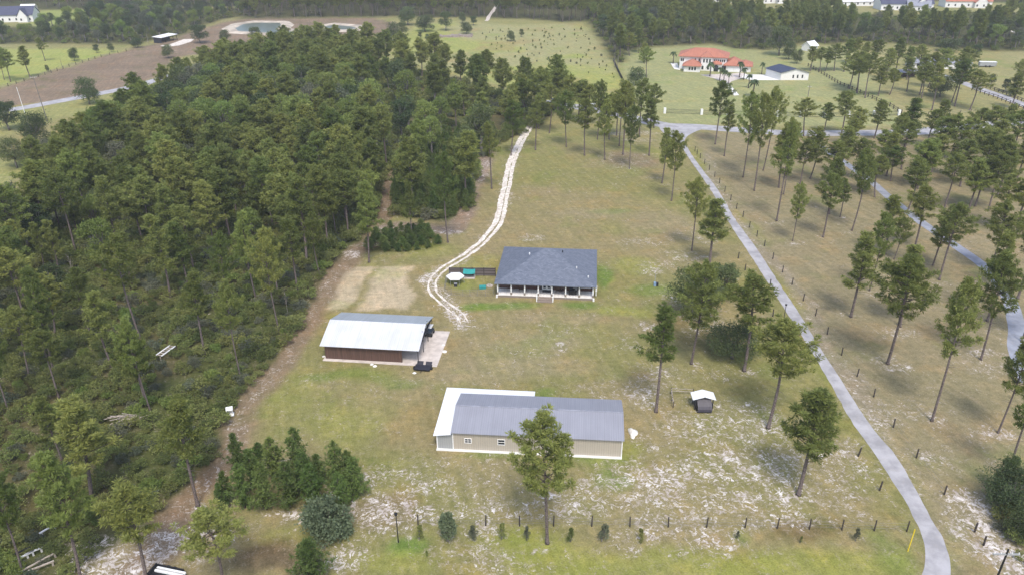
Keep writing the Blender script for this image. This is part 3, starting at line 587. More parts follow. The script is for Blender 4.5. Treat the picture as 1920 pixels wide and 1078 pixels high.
def lab(what, px, py):
    """unique wording from the nearest landmark, the side of it and the rank in nearness"""
    c = sorted(LAND.items(), key=lambda q: math.hypot(q[1][0]-px, (q[1][1]-py)*1.3))
    for rank in range(len(c)):
        name, (lx, ly) = c[rank]; dx, dy = px-lx, (py-ly)*1.3
        side = ('right of' if dx > 0 else 'left of') if abs(dx) > abs(dy) else ('in front of' if dy > 0 else 'beyond')
        k = (what, side, name)
        if used_lab.get(k, 0) < 9: break
    n = used_lab.get(k, 0); used_lab[k] = n+1
    return '%s standing %s %s' % (what, side, name), k, math.hypot(dx, dy)
pend = {}
def labelled(o, what, px, py):
    s, k, d = lab(what, px, py); pend.setdefault(k, []).append((d, o))
def finish_labels():
    for (what, side, name), lst in pend.items():
        lst.sort(key=lambda q: q[0])
        for i, (d, o) in enumerate(lst):
            pre = '' if len(lst) == 1 else ('nearest ' if i == 0 else ORD[min(i, 9)]+'nearest ')
            o['label'] = '%s%s %s %s' % (pre, what, side, name)

# pines one by one: base x, base y, crown top y, crown width (photo pixels), share of trunk bare
OPEN_PINES = [  # open paddock and lawn trees
 (1026,1018,780,115),(1230,772,585,84),(1296,682,493,88),(1395,695,518,84),(1440,802,607,112),(1497,927,733,116),(1297,470,337,46),(1330,500,378,62),
 (1199,257,150,38),(1217,292,188,42),(1180,317,200,30),(1168,290,152,42),(1161,274,168,36),(1134,300,187,36),(1051,214,132,38),(1241,344,243,32),(1259,377,247,38),(922,354,232,40),(1120,262,153,34),(1085,232,150,44),(1226,240,160,34),(1156,255,175,34),
 (1000,215,138,40),(1022,204,132,38),(982,226,150,42),(1046,214,135,40),(1066,224,142,44),(1102,234,160,40),(1142,262,180,34),(1010,242,176,36),(958,232,160,40),(905,262,175,40),(958,292,190,40),(1004,282,182,38),(1062,276,172,40),(1096,292,186,38),(1030,250,160,38),
 (692,492,345,56),(840,455,290,52),(773,447,345,26),
 (1341,271,154,42),(1358,293,199,34),(1393,333,176,40),(1414,358,176,40),(1431,320,166,38),(1460,352,233,46),(1469,365,225,40),(1519,335,250,34),(1500,345,262,40),(1456,415,240,50),(1486,452,345,32),(1543,445,325,44),(1555,402,300,40),(1575,407,345,30),(1597,433,285,50),
 (1595,594,440,62),(1630,545,400,42),(1659,477,367,60),(1676,487,425,34),(1714,468,350,52),(1761,525,385,64),(1749,498,403,50),(1664,682,480,104),(1687,612,465,62),(1839,674,480,70),(1851,602,445,64),(1855,508,380,64),(1747,789,530,66),(1769,395,290,50),(1828,387,300,52),(1853,395,290,56),(1870,367,270,50),
 (1871,811,634,62),(1887,897,700,70),(1915,640,480,60),(1908,560,395,60),(1640,370,295,54),(1615,360,290,50),(1700,400,300,56),(1735,350,262,50),(1746,327,253,44),(1784,333,270,54),(1720,354,263,54),(1555,352,265,46),(1690,318,232,48),(1815,395,300,54),(1845,338,245,50),(1868,350,255,48),(1760,296,220,46),(1662,330,252,46),(1600,278,205,40),(1738,275,205,44),(1830,268,205,44),(1639,260,190,46),(1674,294,213,36),(1696,281,186,42),(1648,316,245,38),(1761,263,190,44),(1807,300,220,46),(1577,254,173,46),(1507,256,186,44),(1545,247,205,38),(1610,340,262,46),(1570,330,240,48),(1530,300,245,42),(1590,300,225,40),(1670,340,280,46),(1800,350,262,50),(1830,330,240,54),(1860,310,225,52),(1890,300,210,50),(1905,340,262,52),(1850,280,200,50),(1880,262,196,44),(1780,300,215,44),(1905,440,330,56),(1880,430,330,50),
 (1519,134,88,34),(1537,134,90,36),(1547,134,95,28),(1564,134,84,30),(1582,135,75,36),(1592,167,103,42),(1607,175,97,42),(1622,184,100,38),(1647,180,125,38),(1668,178,130,38),(1724,178,108,36),(1728,185,120,34),(1747,207,122,38),(1784,193,103,40),(1790,200,113,38),(1818,207,133,42),(1895,204,140,36),(1905,178,112,36),(1680,135,72,34),(1640,125,75,34),(1700,150,90,34),(1760,150,92,38),(1720,140,85,36),(1800,150,90,38),(1660,150,92,34),(1740,165,100,38),(1620,130,80,32),(1600,120,72,30),(1700,172,110,30),
 (1180,105,62,26),(1208,120,88,26),(1212,147,90,28),(1197,100,55,26),(1245,85,38,24),
 (57,146,88,30),(20,154,92,30),(85,115,72,22),(8,150,98,24),
]
WOOD_PINES = [(366,517,385,66),(265,639,448,84),(100,694,508,70),(175,637,505,60),(210,689,550,72),(275,760,627,80),(384,664,515,78),(523,620,432,68),(558,545,412,60),(451,707,530,62),(631,445,330,46),(600,517,400,46),
 (172,935,755,124),(282,771,600,60),(371,948,755,118),(17,775,600,70),(275,1092,915,118),(418,1092,950,124),(152,1088,860,118),(43,1075,890,100),(655,410,300,46),(600,430,310,48),(570,450,330,50),(680,400,290,44),(700,360,262,42),(640,380,270,44),(480,560,400,60),(430,590,440,62),(320,560,405,66)]
ALL = []
for i, (x, y, ty, cw) in enumerate(OPEN_PINES+WOOD_PINES):
    if i >= len(OPEN_PINES): cw *= .82
    X, Y = G(x, y); h = hgt(X, Y, ty); k = i % 8
    h = max(9, min(h, 26)); m = PINES[k]
    base_w = 2*[3.1, 2.7, 3.4, 2.5, 3.0, 2.8, 3.3, 2.3][k]*.96
    ws = (cw/ppm(X, Y, h*.75))/(base_w*h/17); ws = max(.7, min(ws, 1.8))
    o = plant('pine_tree', 'pine tree', m, X, Y, h, 17, None, None, ws, tilt=.022)
    o['group'] = 'pines of the open lawns' if i < len(OPEN_PINES) else 'pines rising clear of the woodland scrub'
    what = ('broad-crowned tall pine' if ws > 1.3 else ('slender tall pine' if ws < 1.0 else 'tall pine')) if h > 12 else 'short pine'
    labelled(o, what, x, y); ALL.append((X, Y))

# natural woodland: thrown darts, nearest trees single objects, the rest one mass
def darts(poly, dmin, seed, limit=6000, ok=None, dvar=None):
    rs = np.random.RandomState(seed); px = [p[0] for p in poly]; py = [p[1] for p in poly]; x0, x1, y0, y1 = min(px), max(px), min(py), max(py)
    area = (x1-x0)*(y1-y0); n = int(min(area/dmin**2*5, 60000)); Xs = rs.uniform(x0, x1, n); Ys = rs.uniform(y0, y1, n)
    ins = sdist(Xs, Ys, poly) > 0; Xs, Ys = Xs[ins], Ys[ins]; grid = {}; out = []
    for x, y in zip(Xs, Ys):
        d = dmin if dvar is None else dmin*dvar(x, y)
        g = dmin*1.0; c = (int(x//g), int(y//g)); bad = False; rr = int(math.ceil(d/g))
        for i in range(-rr, rr+1):
            for j in range(-rr, rr+1):
                for q in grid.get((c[0]+i, c[1]+j), ()):
                    if (q[0]-x)**2+(q[1]-y)**2 < d*d: bad = True; break
                if bad: break
            if bad: break
        if bad or (ok and not ok(x, y)): continue
        grid.setdefault(c, []).append((x, y)); out.append((x, y))
        if len(out) >= limit: break
    return out
def dens(x, y):                                       # sparse towards the lower middle of the wood
    px, py = PX((x, y, 0)); 
    s = 1.0
    if py > 430: s += min(1.9, (py-430)/120)*(1 if px > 60 else .7)
    if px > 700: s += .9
    if px < 130 and 430 < py < 720: s *= .62
    return s
def clear(x, y):
    px, py = PX((x, y, 0))
    if px < -430 or py > 1260: return False
    if ldist(np.array([x]), np.array([y]), TRACK)[0] < 2.6 or ldist(np.array([x]), np.array([y]), DRIVEW)[0] < 3: return False
    if 770 < px < 985 and 218 < py < 240: return False       # the mown strip beside the road
    if 180 < px < 360 and py > 985: return False
    if py > 560 and 130 < px: return False
    if 900 < py < 1130 and px > -40: return False
    return all((x-a_)**2+(y-b_)**2 > 7 for a_, b_ in ALL)
wood = darts(WOODS, 5.0, 5, ok=clear, dvar=dens)
rs = np.random.RandomState(3)
wood = sorted(wood, key=lambda p: p[1])
SINGLE = 300-len(OPEN_PINES)-len(WOOD_PINES)
stuff_pts = []; nb = 0; npn = 0
ZL = [('behind the wooden carport along the sandy track', lambda x, y: x > 520 and y > 300),
      ('around the heap of cut branches', lambda x, y: y > 690),
      ('at the left photo edge above the scrub', lambda x, y: x < 200 and y > 380),
      ('in the middle of the left wood', lambda x, y: y > 300),
      ('at the back of the left wood', lambda x, y: True)]
for (x, y) in wood:
    px, py = PX((x, y, 0)); u_ = rs.rand(); v_ = float(vnoise(x, y, 22))
    isb = (v_ > .66 and py < 330 and u_ < .75) or u_ < .13 or (px < 90 and py < 500 and u_ < .45)
    zl = next(z for z, f_ in ZL if f_(px, py))
    if isb and nb < 110 and px > -40:
        k = 0 if (u_*97 % 1) < .45 else (1 if (u_*97 % 1) < .8 else 2)
        o = plant('broadleaf_tree', 'broadleaf tree', BROAD[k], x, y, rs.uniform(11, 15.5) if py < 330 else rs.uniform(8, 12), 11, None, None, rs.uniform(.85, 1.15)); nb += 1; labelled(o, '%s rounded woodland tree' % ['pale green', 'dark green', 'greyish'][k], px, py)
        o['group'] = '%s broadleaf trees %s' % (['pale', 'dark', 'greyish'][k], zl)
    elif npn < SINGLE and px > -40 and py < 1110:
        m = FOREST[rs.randint(3)] if py < 470 else PINES[rs.randint(8)]
        hh = rs.uniform(10.5, 18.5)*(.85 if py > 500 else 1); wz = rs.uniform(1.1, 1.5); o = plant('pine_tree', 'pine tree', m, x, y, hh, 16, None, 'pines %s' % zl, wz, tilt=.03); npn += 1
        labelled(o, '%s woodland pine' % ('big full' if hh > 15.5 else ('low spreading' if wz > 1.3 and hh < 14 else 'middling')), px, py)
    else: stuff_pts.append((x, y, rs.randint(3), rs.uniform(.62, 1.15), rs.uniform(1.2, 1.6)))
# instanced masses (geometry nodes) drawn from the very trees standing in the scene
def src(name, meshes):                               # one real example stands in the mass and is its pattern
    return meshes
def mass(name, pts, variants, label, cat=None, kind='stuff'):
    """pts: x, y, variant, scale[, zscale]; variants: list of (trunk mesh, crown mesh) objects"""
    V = np.array([(p[0], p[1], 0) for p in pts]); me = bpy.data.meshes.new(name); me.vertices.add(len(V)); me.vertices.foreach_set('co', V.astype(np.float32).ravel())
    at = me.attributes.new('variant', 'INT', 'POINT'); at.data.foreach_set('value', np.array([p[2] for p in pts], np.int32))
    r_ = np.random.RandomState(len(pts)); rot = np.zeros((len(V), 3)); rot[:, 2] = r_.uniform(0, 6.28, len(V)); rot[:, :2] = r_.normal(0, .02, (len(V), 2))
    at = me.attributes.new('turn', 'FLOAT_VECTOR', 'POINT'); at.data.foreach_set('vector', rot.astype(np.float32).ravel())
    s_ = np.array([(p[3]*(p[4] if len(p) > 4 else 1), p[3]*(p[4] if len(p) > 4 else 1), p[3]) for p in pts]); at = me.attributes.new('size', 'FLOAT_VECTOR', 'POINT'); at.data.foreach_set('vector', s_.astype(np.float32).ravel())
    o = link(name, me, None, label, cat, None, kind)
    ng = bpy.data.node_groups.new(name+'_scatter', 'GeometryNodeTree')
    ng.interface.new_socket('Geometry', in_out='INPUT', socket_type='NodeSocketGeometry'); ng.interface.new_socket('Geometry', in_out='OUTPUT', socket_type='NodeSocketGeometry')
    gi = ng.nodes.new('NodeGroupInput'); go = ng.nodes.new('NodeGroupOutput'); jn = ng.nodes.new('GeometryNodeJoinGeometry')
    def attr(nm, ty): n = ng.nodes.new('GeometryNodeInputNamedAttribute'); n.data_type = ty; n.inputs[0].default_value = nm; return n.outputs[0]
    va = attr('variant', 'INT'); ra = attr('turn', 'FLOAT_VECTOR'); sa_ = attr('size', 'FLOAT_VECTOR')
    for k, objs in enumerate(variants):
        cmp_ = ng.nodes.new('FunctionNodeCompare'); cmp_.data_type = 'INT'; cmp_.operation = 'EQUAL'
        ins = [s for s in cmp_.inputs if s.enabled]; ng.links.new(va, ins[0]); ins[1].default_value = k
        j2 = ng.nodes.new('GeometryNodeJoinGeometry')
        for ob in objs:
            oi = ng.nodes.new('GeometryNodeObjectInfo'); oi.inputs[0].default_value = ob; ng.links.new(oi.outputs['Geometry'], j2.inputs[0])
        ip = ng.nodes.new('GeometryNodeInstanceOnPoints'); ng.links.new(gi.outputs[0], ip.inputs['Points']); ng.links.new(cmp_.outputs[0], ip.inputs['Selection']); ng.links.new(j2.outputs[0], ip.inputs['Instance'])
        ng.links.new(ra, ip.inputs['Rotation']); ng.links.new(sa_, ip.inputs['Scale']); ng.links.new(ip.outputs[0], jn.inputs[0])
    ng.links.new(jn.outputs[0], go.inputs[0]); md_ = o.modifiers.new('scatter', 'NODES'); md_.node_group = ng
    return o
# find real objects carrying each mesh
def carriers(meshes, cat_mesh_default=None):
    out = []
    for me in meshes:
        out.append(next((o for o in col.objects if o.type == 'MESH' and o.data == me), None))
    return out
# pattern trees for kinds that only far masses use stand in the scrub as trees of their own
for i, m in enumerate(FOREST):
    if carriers(m)[0] is None: plant('pine_tree', 'pine tree', m, *G(1172+i*9, 60), 16, 16, 'pine at the near edge of the right far woods', 'pines at the near edge of the right far woods')
for i, m in enumerate(BROAD):
    if carriers(m)[0] is None: plant('broadleaf_tree', 'broadleaf tree', m, *G(180+i*20, 70), 11, 11, 'broadleaf tree in the scrub beyond the brown field')
WV = [carriers(m) for m in FOREST]; BV = [carriers(m) for m in BROAD]
mass('pine_wood', stuff_pts, WV, 'closed canopy of green pines filling the back of the left wood', 'woods')
k0 = 0
NAMES = {'band_a': 'dark woods along the top left edge of the photo', 'scrub': 'mixed scrub woods between the bright lawn and the white farmhouse', 'plantation': 'dense planted pine woods beyond the yellow-green meadow',
         'right': 'deep green woods behind the red-roofed mansion', 'farright': 'scattered far trees among the top right houses'}
KEEP = [GP([(-20,72),(70,70),(88,48),(85,8),(-20,8)]), FARL, GP([(1290,26),(1900,26),(1900,-20),(1290,-20)][0:0]+[(1640,28),(1740,30),(1740,2),(1640,2)]), GP([(1570,64),(1880,60),(1880,0),(1570,0)]),
        GP([(1590,20),(1680,22),(1680,8),(1590,8)]), GP([(1400,50),(1480,50),(1480,0),(1400,0)]), GP([(1320,26),(1380,26),(1380,-4),(1320,-4)]), GP([(965,30),(1095,30),(1095,20),(965,20)]),
        GP([(1860,62),(1990,70),(1990,56),(1860,48)]), GP([(905,42),(925,42),(950,-20),(942,-20)]), GP([(1500,96),(1560,96),(1560,86),(1500,86)])]
for nm, (poly, d, bs) in WOODLAND.items():
    def okw(x, y):
        return not any(sdist(np.array([x]), np.array([y]), q)[0] > -1 for q in KEEP)
    pts = []
    for (x, y) in darts(poly, d, 31+k0, ok=okw):
        u_ = rs.rand()
        b_ = u_ < bs*(1.5 if nm == 'scrub' and vnoise(x, y, 30) > .5 else 1) if nm != 'plantation' else u_ < bs
        pts.append((x, y, 3+rs.choice(3, p=[.35, .45, .2]) if b_ else rs.randint(3), rs.uniform(.6, 1.0) if nm == 'scrub' else rs.uniform(.75, 1.1), 1.15))
    mass(nm if False else 'far_woods', pts, WV+BV, NAMES[nm], 'woods'); k0 += 1

# ------------------------------------------------------------------ single oaks, shrubs and young pines
def px_tree(kind, cat, m, x, y, wpx, h, bh, bw, label, group=None, crown='crown', trunk='trunk'):
    X, Y = G(x, y); ws = (wpx/ppm(X, Y))/(bw*h/bh); return plant(kind, cat, m, X, Y, h, bh, label, group, max(.5, min(ws, 1.9)))
for (x, y, wp, h, k, lb) in [
    (1300,592,92,8.5,0,'big dark oak beyond the bare sand patch and left of the driveway'), (1352,560,66,6.5,1,'greyer oak touching the big dark oak, beside the driveway'), (1372,672,100,6.2,2,'low wide dark oak under the pines left of the driveway'),
    (168,196,44,9,0,'round dark oak right beside the left paved road'), (18,245,48,9,1,'round dark oak at the left edge below the paved road'), (72,272,58,10,2,'spreading grey-green oak at the wood edge, left side'), (32,315,56,8,0,'low dark oak at the wood edge below the spreading oak'),
    (376,82,34,9,1,'dark oak on the sand beside the dark pole barn'), (423,80,22,6,0,'small oak between the pole barn and the pond'), (480,78,24,7,1,'small round tree in front of the pond'),
    (316,110,22,6,0,'small dark tree at the near edge of the brown field'), (522,84,26,6,2,'greyish bush in front of the pond, near the wood'),
    (1192,160,32,6.5,0,'bright green oak on the mansion lawn beside the dark hedge line'), (1460,105,44,13,1,'dark oak beyond the black-roofed building'), (1478,112,24,7,0,'small oak behind the black-roofed building'), (1494,120,20,6,2,'round little oak nearest the black-roofed building roof'),
    (1762,182,52,7,0,'dark oak under the pines of the far right lawn'), (1776,97,50,6,2,'wide dark thicket oak at the back of the right lawns'), (1830,106,18,5,1,'small dark oak on the pale far right lawn'),
    (765,48,34,10,0,'dark round tree at the left end of the meadow back edge'), (797,60,38,9,2,'pale wide tree near the left back of the meadow'), (836,58,24,10,1,'tall narrow tree at the meadow back edge'), (867,44,14,6,0,'small dark tree left of the sand lane in the meadow'),
    (888,48,14,5,1,'small tree just left of the sand lane mouth'), (875,64,24,6,2,'grey bush beside the pale boulder bank'), (958,78,16,5,0,'lone round tree standing in the open meadow'), (978,70,9,4,1,'thin sapling right of the lone meadow tree'), (738,78,24,9,0,'dark tree at the left edge of the meadow'), (755,68,20,7,1,'smaller tree at the left edge of the meadow'),
    (788,72,9,3,1,'small bush left of the pale boulder bank'), (802,78,10,3.5,0,'small bush in front of the pale boulder bank'),
    (1890,950,110,5.0,2,'dark thicket oak at the lower right photo edge'), (1915,1010,70,4.0,0,'lower dark oak thicket at the lower right corner'), (1878,925,26,5.5,1,'upright dark oak on top of the lower right thicket'),
    (90,136,7,3,0,'small dark round bush on the bright left lawn'), (182,100,12,4,1,'left small bush at the back of the bright left lawn'), (209,98,12,4,0,'right small bush at the back of the bright left lawn'), (140,115,18,6,2,'small pale tree in the middle of the bright left lawn'), (258,90,22,4.5,0,'dark round bush at the corner of the brown field'),
    (1858,160,14,4,0,'left bush of three beside the far right lane'), (1884,172,14,4.5,1,'middle bush of three beside the far right lane'), (1896,182,14,4,0,'right bush of three beside the far right lane')]:
    px_tree('oak_tree', 'broadleaf tree', OAKS[k], x, y, wp, h, [6.5, 7, 7.5][k], [6.6, 5.7, 7.6][k], lb)
for (x, y, ty, wp, lb) in [(450,884,812,40,'tallest left young pine of the thicket'), (428,944,884,36,'dark low young pine at the left front corner of the thicket'), (418,958,905,30,'lowest young pine at the left front foot of the thicket'), (487,862,830,34,'small young pine between the tall ones at the thicket back'),
    (518,900,822,52,'full young pine at the back middle of the thicket'), (563,900,804,54,'tallest pointed young pine of the thicket'), (460,952,870,58,'wide young pine at the front left of the thicket'), (500,955,870,50,'young pine at the front of the thicket'), (545,950,868,56,'broad young pine in the front middle of the thicket'),
    (590,952,872,54,'front young pine of the thicket right of the gap'), (600,905,852,44,'small young pine behind the right front of the thicket'), (637,925,828,58,'tall full young pine on the right of the thicket'), (668,935,858,54,'rightmost young pine of the thicket'), (640,958,886,50,'low young pine at the right front of the thicket'), (478,915,850,50,'young pine in the heart of the thicket, left half'), (575,925,850,50,'young pine in the heart of the thicket, right half'), (655,905,845,44,'young pine at the right back of the thicket'), (470,880,842,40,'young pine at the left back of the thicket'),
    (585,1088,1012,80,'bushy lone young pine at the bottom photo edge'), (178,985,930,34,'narrow dark young pine in the scrub at lower left')]:
    X, Y = G(x, y); h = max(2.5, hgt(X, Y, ty)); k = int(x) % 3; ws = (wp/ppm(X, Y))/(2*[1.5, 1.8, 1.3][k]*h/6*1.05)
    plant('young_pine', 'young pine', YOUNG[k], X, Y, h, 6, lb, 'young pines of the lower thicket' if x > 400 and y < 1000 else None, max(.7, min(ws, 1.8)))
rs2 = np.random.RandomState(8); pts = darts(SHRUBPATCH, 1.5, 3); shrub_patch = [(x, y, rs2.randint(3), rs2.uniform(.7, 1.25)) for x, y in pts]
px_tree('cedar', 'cedar', BLUISH, 613, 1000, 92, 4.2, 3, 4.4, 'wide blue-green cedar in front of the young pine thicket')
px_tree('cedar', 'cedar', CEDAR, 840, 1014, 46, 4.2, 4.2, 3.0, 'upright blue-green cedar in the foreground fence row')
ROW = [(787,1012,28,'leftmost fence row sapling, right of the foreground lamp post'),(889,1013,26,'fence row sapling right of the upright cedar'),(941,1011,30,'fence row sapling in front of a thick post, left of the tall pine'),(988,1013,28,'fence row sapling just left of the tall foreground pine'),(1069,1015,28,'fence row sapling right of the tall foreground pine'),(1128,1015,34,'dark fence row sapling in front of a post, right of the pine'),(1203,1018,28,'fence row sapling by the pale sand ring'),
       (1383,1010,16,'low green sprig bush in the fence row'),(1500,1018,14,'tiny brown sapling in the fence row'),(1604,1014,26,'spindly sapling in the fence row near the yellow stake'),(801,1042,12,'tiny sprout below the fence row')]
for i, (x, y, hp, lb) in enumerate(ROW):
    X, Y = G(x, y); h = max(.8, hgt(X, Y, y-hp)); plant('sapling', 'sapling', CONES[i % 2], X, Y, h, 2.2, lb, 'saplings of the foreground fence row', rnd.uniform(.6, 1.0), tilt=.06)
# bushes dotted over the meadow
mp = darts(GP([(880,60),(1090,52),(1110,85),(1145,125),(1165,165),(1100,175),(1000,140),(930,95)]), 3.0, 12, limit=400)
rs2.shuffle(mp)
for i, (x, y) in enumerate(sorted(mp[:130], key=lambda p: p[0])):
    px, py = PX((x, y, 0)); k = i % 4
    if k == 2: k = 0
    side = 'right' if px > 1060 else ('middle' if px > 970 else 'left')
    plant('meadow_shrub', 'shrub', SHRUBS[[0, 1, 1, 3][i % 4]], x, y, rs2.uniform(.5, 1.25), 1.6, 'one of the small dark shrubs dotted over the %s of the yellow-green meadow' % side, 'small shrubs over the %s of the meadow' % side, rs2.uniform(.45, .75))
X, Y = G(1118, 48); plant('meadow_shrub', 'shrub', SHRUBS[2], X, Y, 2, 1.3, 'pale shrub at the far right corner of the meadow')
X, Y = G(1160, 185)
SV = [carriers(m) for m in SHRUBS]; YV = [carriers(m) for m in YOUNG]
# understorey: what nobody could count
us = []
for (x, y) in darts(WOODS, 1.55, 77, limit=20000):
    px, py = PX((x, y, 0))
    if px < -430 or py > 1260: continue
    if ldist(np.array([x]), np.array([y]), TRACK)[0] < 2.0: continue
    v_ = vnoise(x, y, 7)*.6+vnoise(x, y, 3)*.4
    if py > 560 and v_ < .24: continue
    if py > 975 and 175 < px < 400 and v_ < .75: continue
    if py < 300 and rs2.rand() < .4: continue
    if 770 < px < 960 and 220 < py < 238: continue
    k = rs2.choice(4, p=[.38, .36, .08, .18]); us.append((x, y, k, rs2.uniform(.45, 1.15)*(1.0 if py > 500 else 1.4), rs2.uniform(.9, 1.3)))
mass('undergrowth', us, SV, 'tangled green undergrowth covering the floor of the left wood', 'undergrowth')
thick = []
for (x, y) in darts(GP([(890,300),(884,390),(835,405),(745,402),(735,370),(760,320),(790,265),(850,262),(905,272)]), 2.1, 21): thick.append((x, y, rs2.randint(3), rs2.uniform(.55, 1.0)))
for (x, y) in darts(SHRUBPATCH, 1.7, 22): thick.append((x, y, rs2.randint(3), rs2.uniform(.30, .5), 1.9))
mass('pine_thicket', thick, YV, 'thicket of knee to roof high green pine growth beside the sandy drive', 'thicket')
es = [(x, y, rs2.choice(4, p=[.4, .4, .1, .1]), rs2.uniform(.5, 1.1)) for x, y in darts(GP([(1850,930),(1990,900),(1990,1120),(1940,1100),(1905,1060),(1862,980)]), 1.5, 24)]
mass('undergrowth', es, SV, 'dark brush filling the lower right corner under the pines', 'undergrowth')
fe = [(x, y, rs2.choice(4, p=[.5, .3, .1, .1]), rs2.uniform(.7, 1.6)) for k_ in ('scrub', 'right') for x, y in darts(WOODLAND[k_][0], 5.5, 25, limit=2600)]
mass('undergrowth', fe, SV, 'low brush along the far woods and old field edges', 'undergrowth')

for (x, y, ty, lb) in [(705,290,226,'bare dead pale tree standing in the left wood'), (1130,232,170,'bare pale dead tree among the pines by the cross road'), (130,1000,0,'')][:2]:
    X, Y = G(x, y); plant('dead_tree', 'dead tree', SNAGS[0], X, Y, hgt(X, Y, ty), 10, lb, None, .9, crown='limbs')
for i, (x, y, ty) in enumerate([(969,28,8),(990,30,10),(1006,22,11),(1013,27,11),(1020,26,13),(1027,27,10),(1036,25,12),(1043,26,12),(1049,25,11),(1080,26,12),(1088,28,16),(923,30,15),(250,690,640),(540,590,540),(150,560,480)]):
    X, Y = G(x, y); plant('dead_tree', 'dead tree', SNAGS[i % 2], X, Y, max(4, hgt(X, Y, ty)), 10, ['bare white trunk standing at the near edge of the planted pines, beyond the meadow', 'bare grey dead tree rising from the left wood scrub'][i > 11],
        ['white trunks at the edge of the planted pines', 'dead trees of the left wood'][i > 11], .7 if i < 12 else .5, crown='limbs')
for (x, y, h, k, lb) in [(1331,144,5.5,0,'palm beside the mansion front wing'),(1349,152,5,1,'palm at the left edge of the mansion forecourt'),(1357,154,4.5,0,'palm at the drive mouth of the mansion forecourt, left side'),(1386,146,6,1,'tall palm in front of the mansion garage'),(1366,158,4,1,'palm at the narrowing of the mansion drive'),(1394,150,4.5,0,'smaller palm right of the garage palm'),(1403,166,5,1,'palm on the lawn right of the mansion drive'),(1411,182,6,0,'lower palm on the lawn right of the mansion drive'),(1262,120,5,0,'palm behind the mansion side terrace'),(1428,140,4.5,1,'palm between the mansion and the black-roofed building')]:
    X, Y = G(x, y); plant('palm_tree', 'palm', PALMS[k], X, Y, h, 4.5+k, lb)

# ------------------------------------------------------------------ buildings
def frame(p, q):                                      # base frame from two front corner pixels
    A = G(*p); B = G(*q); a_ = math.atan2(B[1]-A[1], B[0]-A[0]); return A, a_, math.hypot(B[0]-A[0], B[1]-A[1])
def hip(mb, x0, x1, y0, y1, z, zr, t=.16, over=0):
    w_, d = x1-x0, y1-y0; s = min(w_, d)/2
    if w_ >= d: r = [(x0+s, (y0+y1)/2, zr), (x1-s, (y0+y1)/2, zr)]
    else: r = [((x0+x1)/2, y0+s, zr), ((x0+x1)/2, y1-s, zr)]
    c = [(x0,y0,z),(x1,y0,z),(x1,y1,z),(x0,y1,z)]; cb = [(a_, b_, z-t) for a_, b_, _ in c]
    if w_ >= d: f_ = [(0,1,5,4),(1,2,5),(2,3,4,5),(3,0,4)]
    else: f_ = [(0,1,4),(1,2,5,4),(2,3,5),(3,0,4,5)]
    mb.poly(c+r+cb, f_+[(0,6,7,1),(1,7,8,2),(2,8,9,3),(3,9,6,0),(6,9,8,7)]); return mb
def gable(mb, x0, x1, y0, y1, z, zr, t=.08, ym=None):
    ym = (y0+y1)/2 if ym is None else ym
    mb.prism([(x0,y0,z),(x1,y0,z),(x1,ym,zr),(x0,ym,zr)], t); mb.prism([(x0,ym,zr-.002),(x1,ym,zr-.002),(x1,y1,z),(x0,y1,z)], t); return mb
def window(par, x, z, w_, h, y, name='window', vert=1, face='y', mat='white'):
    f_ = MB(); b = .08; d = .06
    f_.box(x-b, x+w_+b, y-d, y, z-b, z).box(x-b, x+w_+b, y-d, y, z+h, z+h+b).box(x-b, x, y-d, y, z, z+h).box(x+w_, x+w_+b, y-d, y, z, z+h)
    for i in range(1, vert+1): xx = x+w_*i/(vert+1); f_.box(xx-.03, xx+.03, y-d, y-.02, z, z+h)
    f_.box(x, x+w_, y-d, y-.02, z+h*.5-.025, z+h*.5+.025)
    o = f_.build(name, MAT[mat], par); MB().box(x, x+w_, y-.02, y-.005, z, z+h).build('pane', MAT['glass'], o); return o

# main house
A, an, Wd = frame((932, 557), (1111, 564))
hs = thing('house', 'brown house with a blue-grey hipped roof and long white-posted front porch', 'house', (A[0], A[1], 0), an)
HW = 17.7
MB().box(.1, HW-.1, .1, 16.3, 0, .42).build('foundation', MAT['steps'], hs)
MB().box(0, HW, 0, 2.7, .42, .56).build('porch_floor', MAT['deck'], hs)
MB().box(.2, HW-.2, 2.75, 16.4, .42, 2.84).build('wall', MAT['housewall'], hs)
rf = hip(MB(), -.45, HW+.5, -.35, 16.7, 2.95, 6.55).build('roof', MAT['shingle'], hs)
for (x, y, s_) in ((11.6, 8.4, .0), (5.4, 7.6, 1), (14.4, 4.0, 1), (16.6, 2.2, 1)):
    zt = 2.95+min(y+.35, x+.45, HW+.5-x)*.425
    MB().tube([(x, y, zt-.1), (x, y, zt+.35)], [.11, .11], 8).build('vent_pipe', MAT['white' if s_ else 'black'], rf)
for i in range(8):
    x = .12+i*(HW-.24)/7
    MB().box(x-.11, x+.11, .06, .28, 1.05, 2.80).build('porch_post', MAT['white'], hs)
    MB().box(x-.14, x+.14, .03, .31, .56, 1.05).build('post_base', MAT['steps'] if 0 < i < 7 else MAT['steps'], hs)
MB().box(-.1, HW+.1, .02, .30, 2.80, 2.948).build('porch_beam', MAT['white'], hs)
MB().box(7.55, 10.2, -1.5, -.01, .0, .16).box(7.55, 10.2, -1.0, -.01, .16, .32).box(7.55, 10.2, -.5, -.01, .32, .48).build('steps', MAT['steps'], hs)
for x in (7.4, 10.35): MB().box(x-.09, x+.09, -1.2, -1.0, 0, 1.0).box(x-.12, x+.12, -1.23, -.97, 1.0, 1.12).box(x-.09, x+.09, -.25, -.05, 0, 1.2).build('newel_post', MAT['white'], hs)
for x in (-.02, HW+.02): MB().box(x-.15, x+.15, -.25, .05-.002, 0, .5).build('corner_block', MAT['white'], hs)
dr = MB().box(8.15, 9.95, 2.66, 2.74, .58, 2.66).build('french_door', MAT['white'], hs)
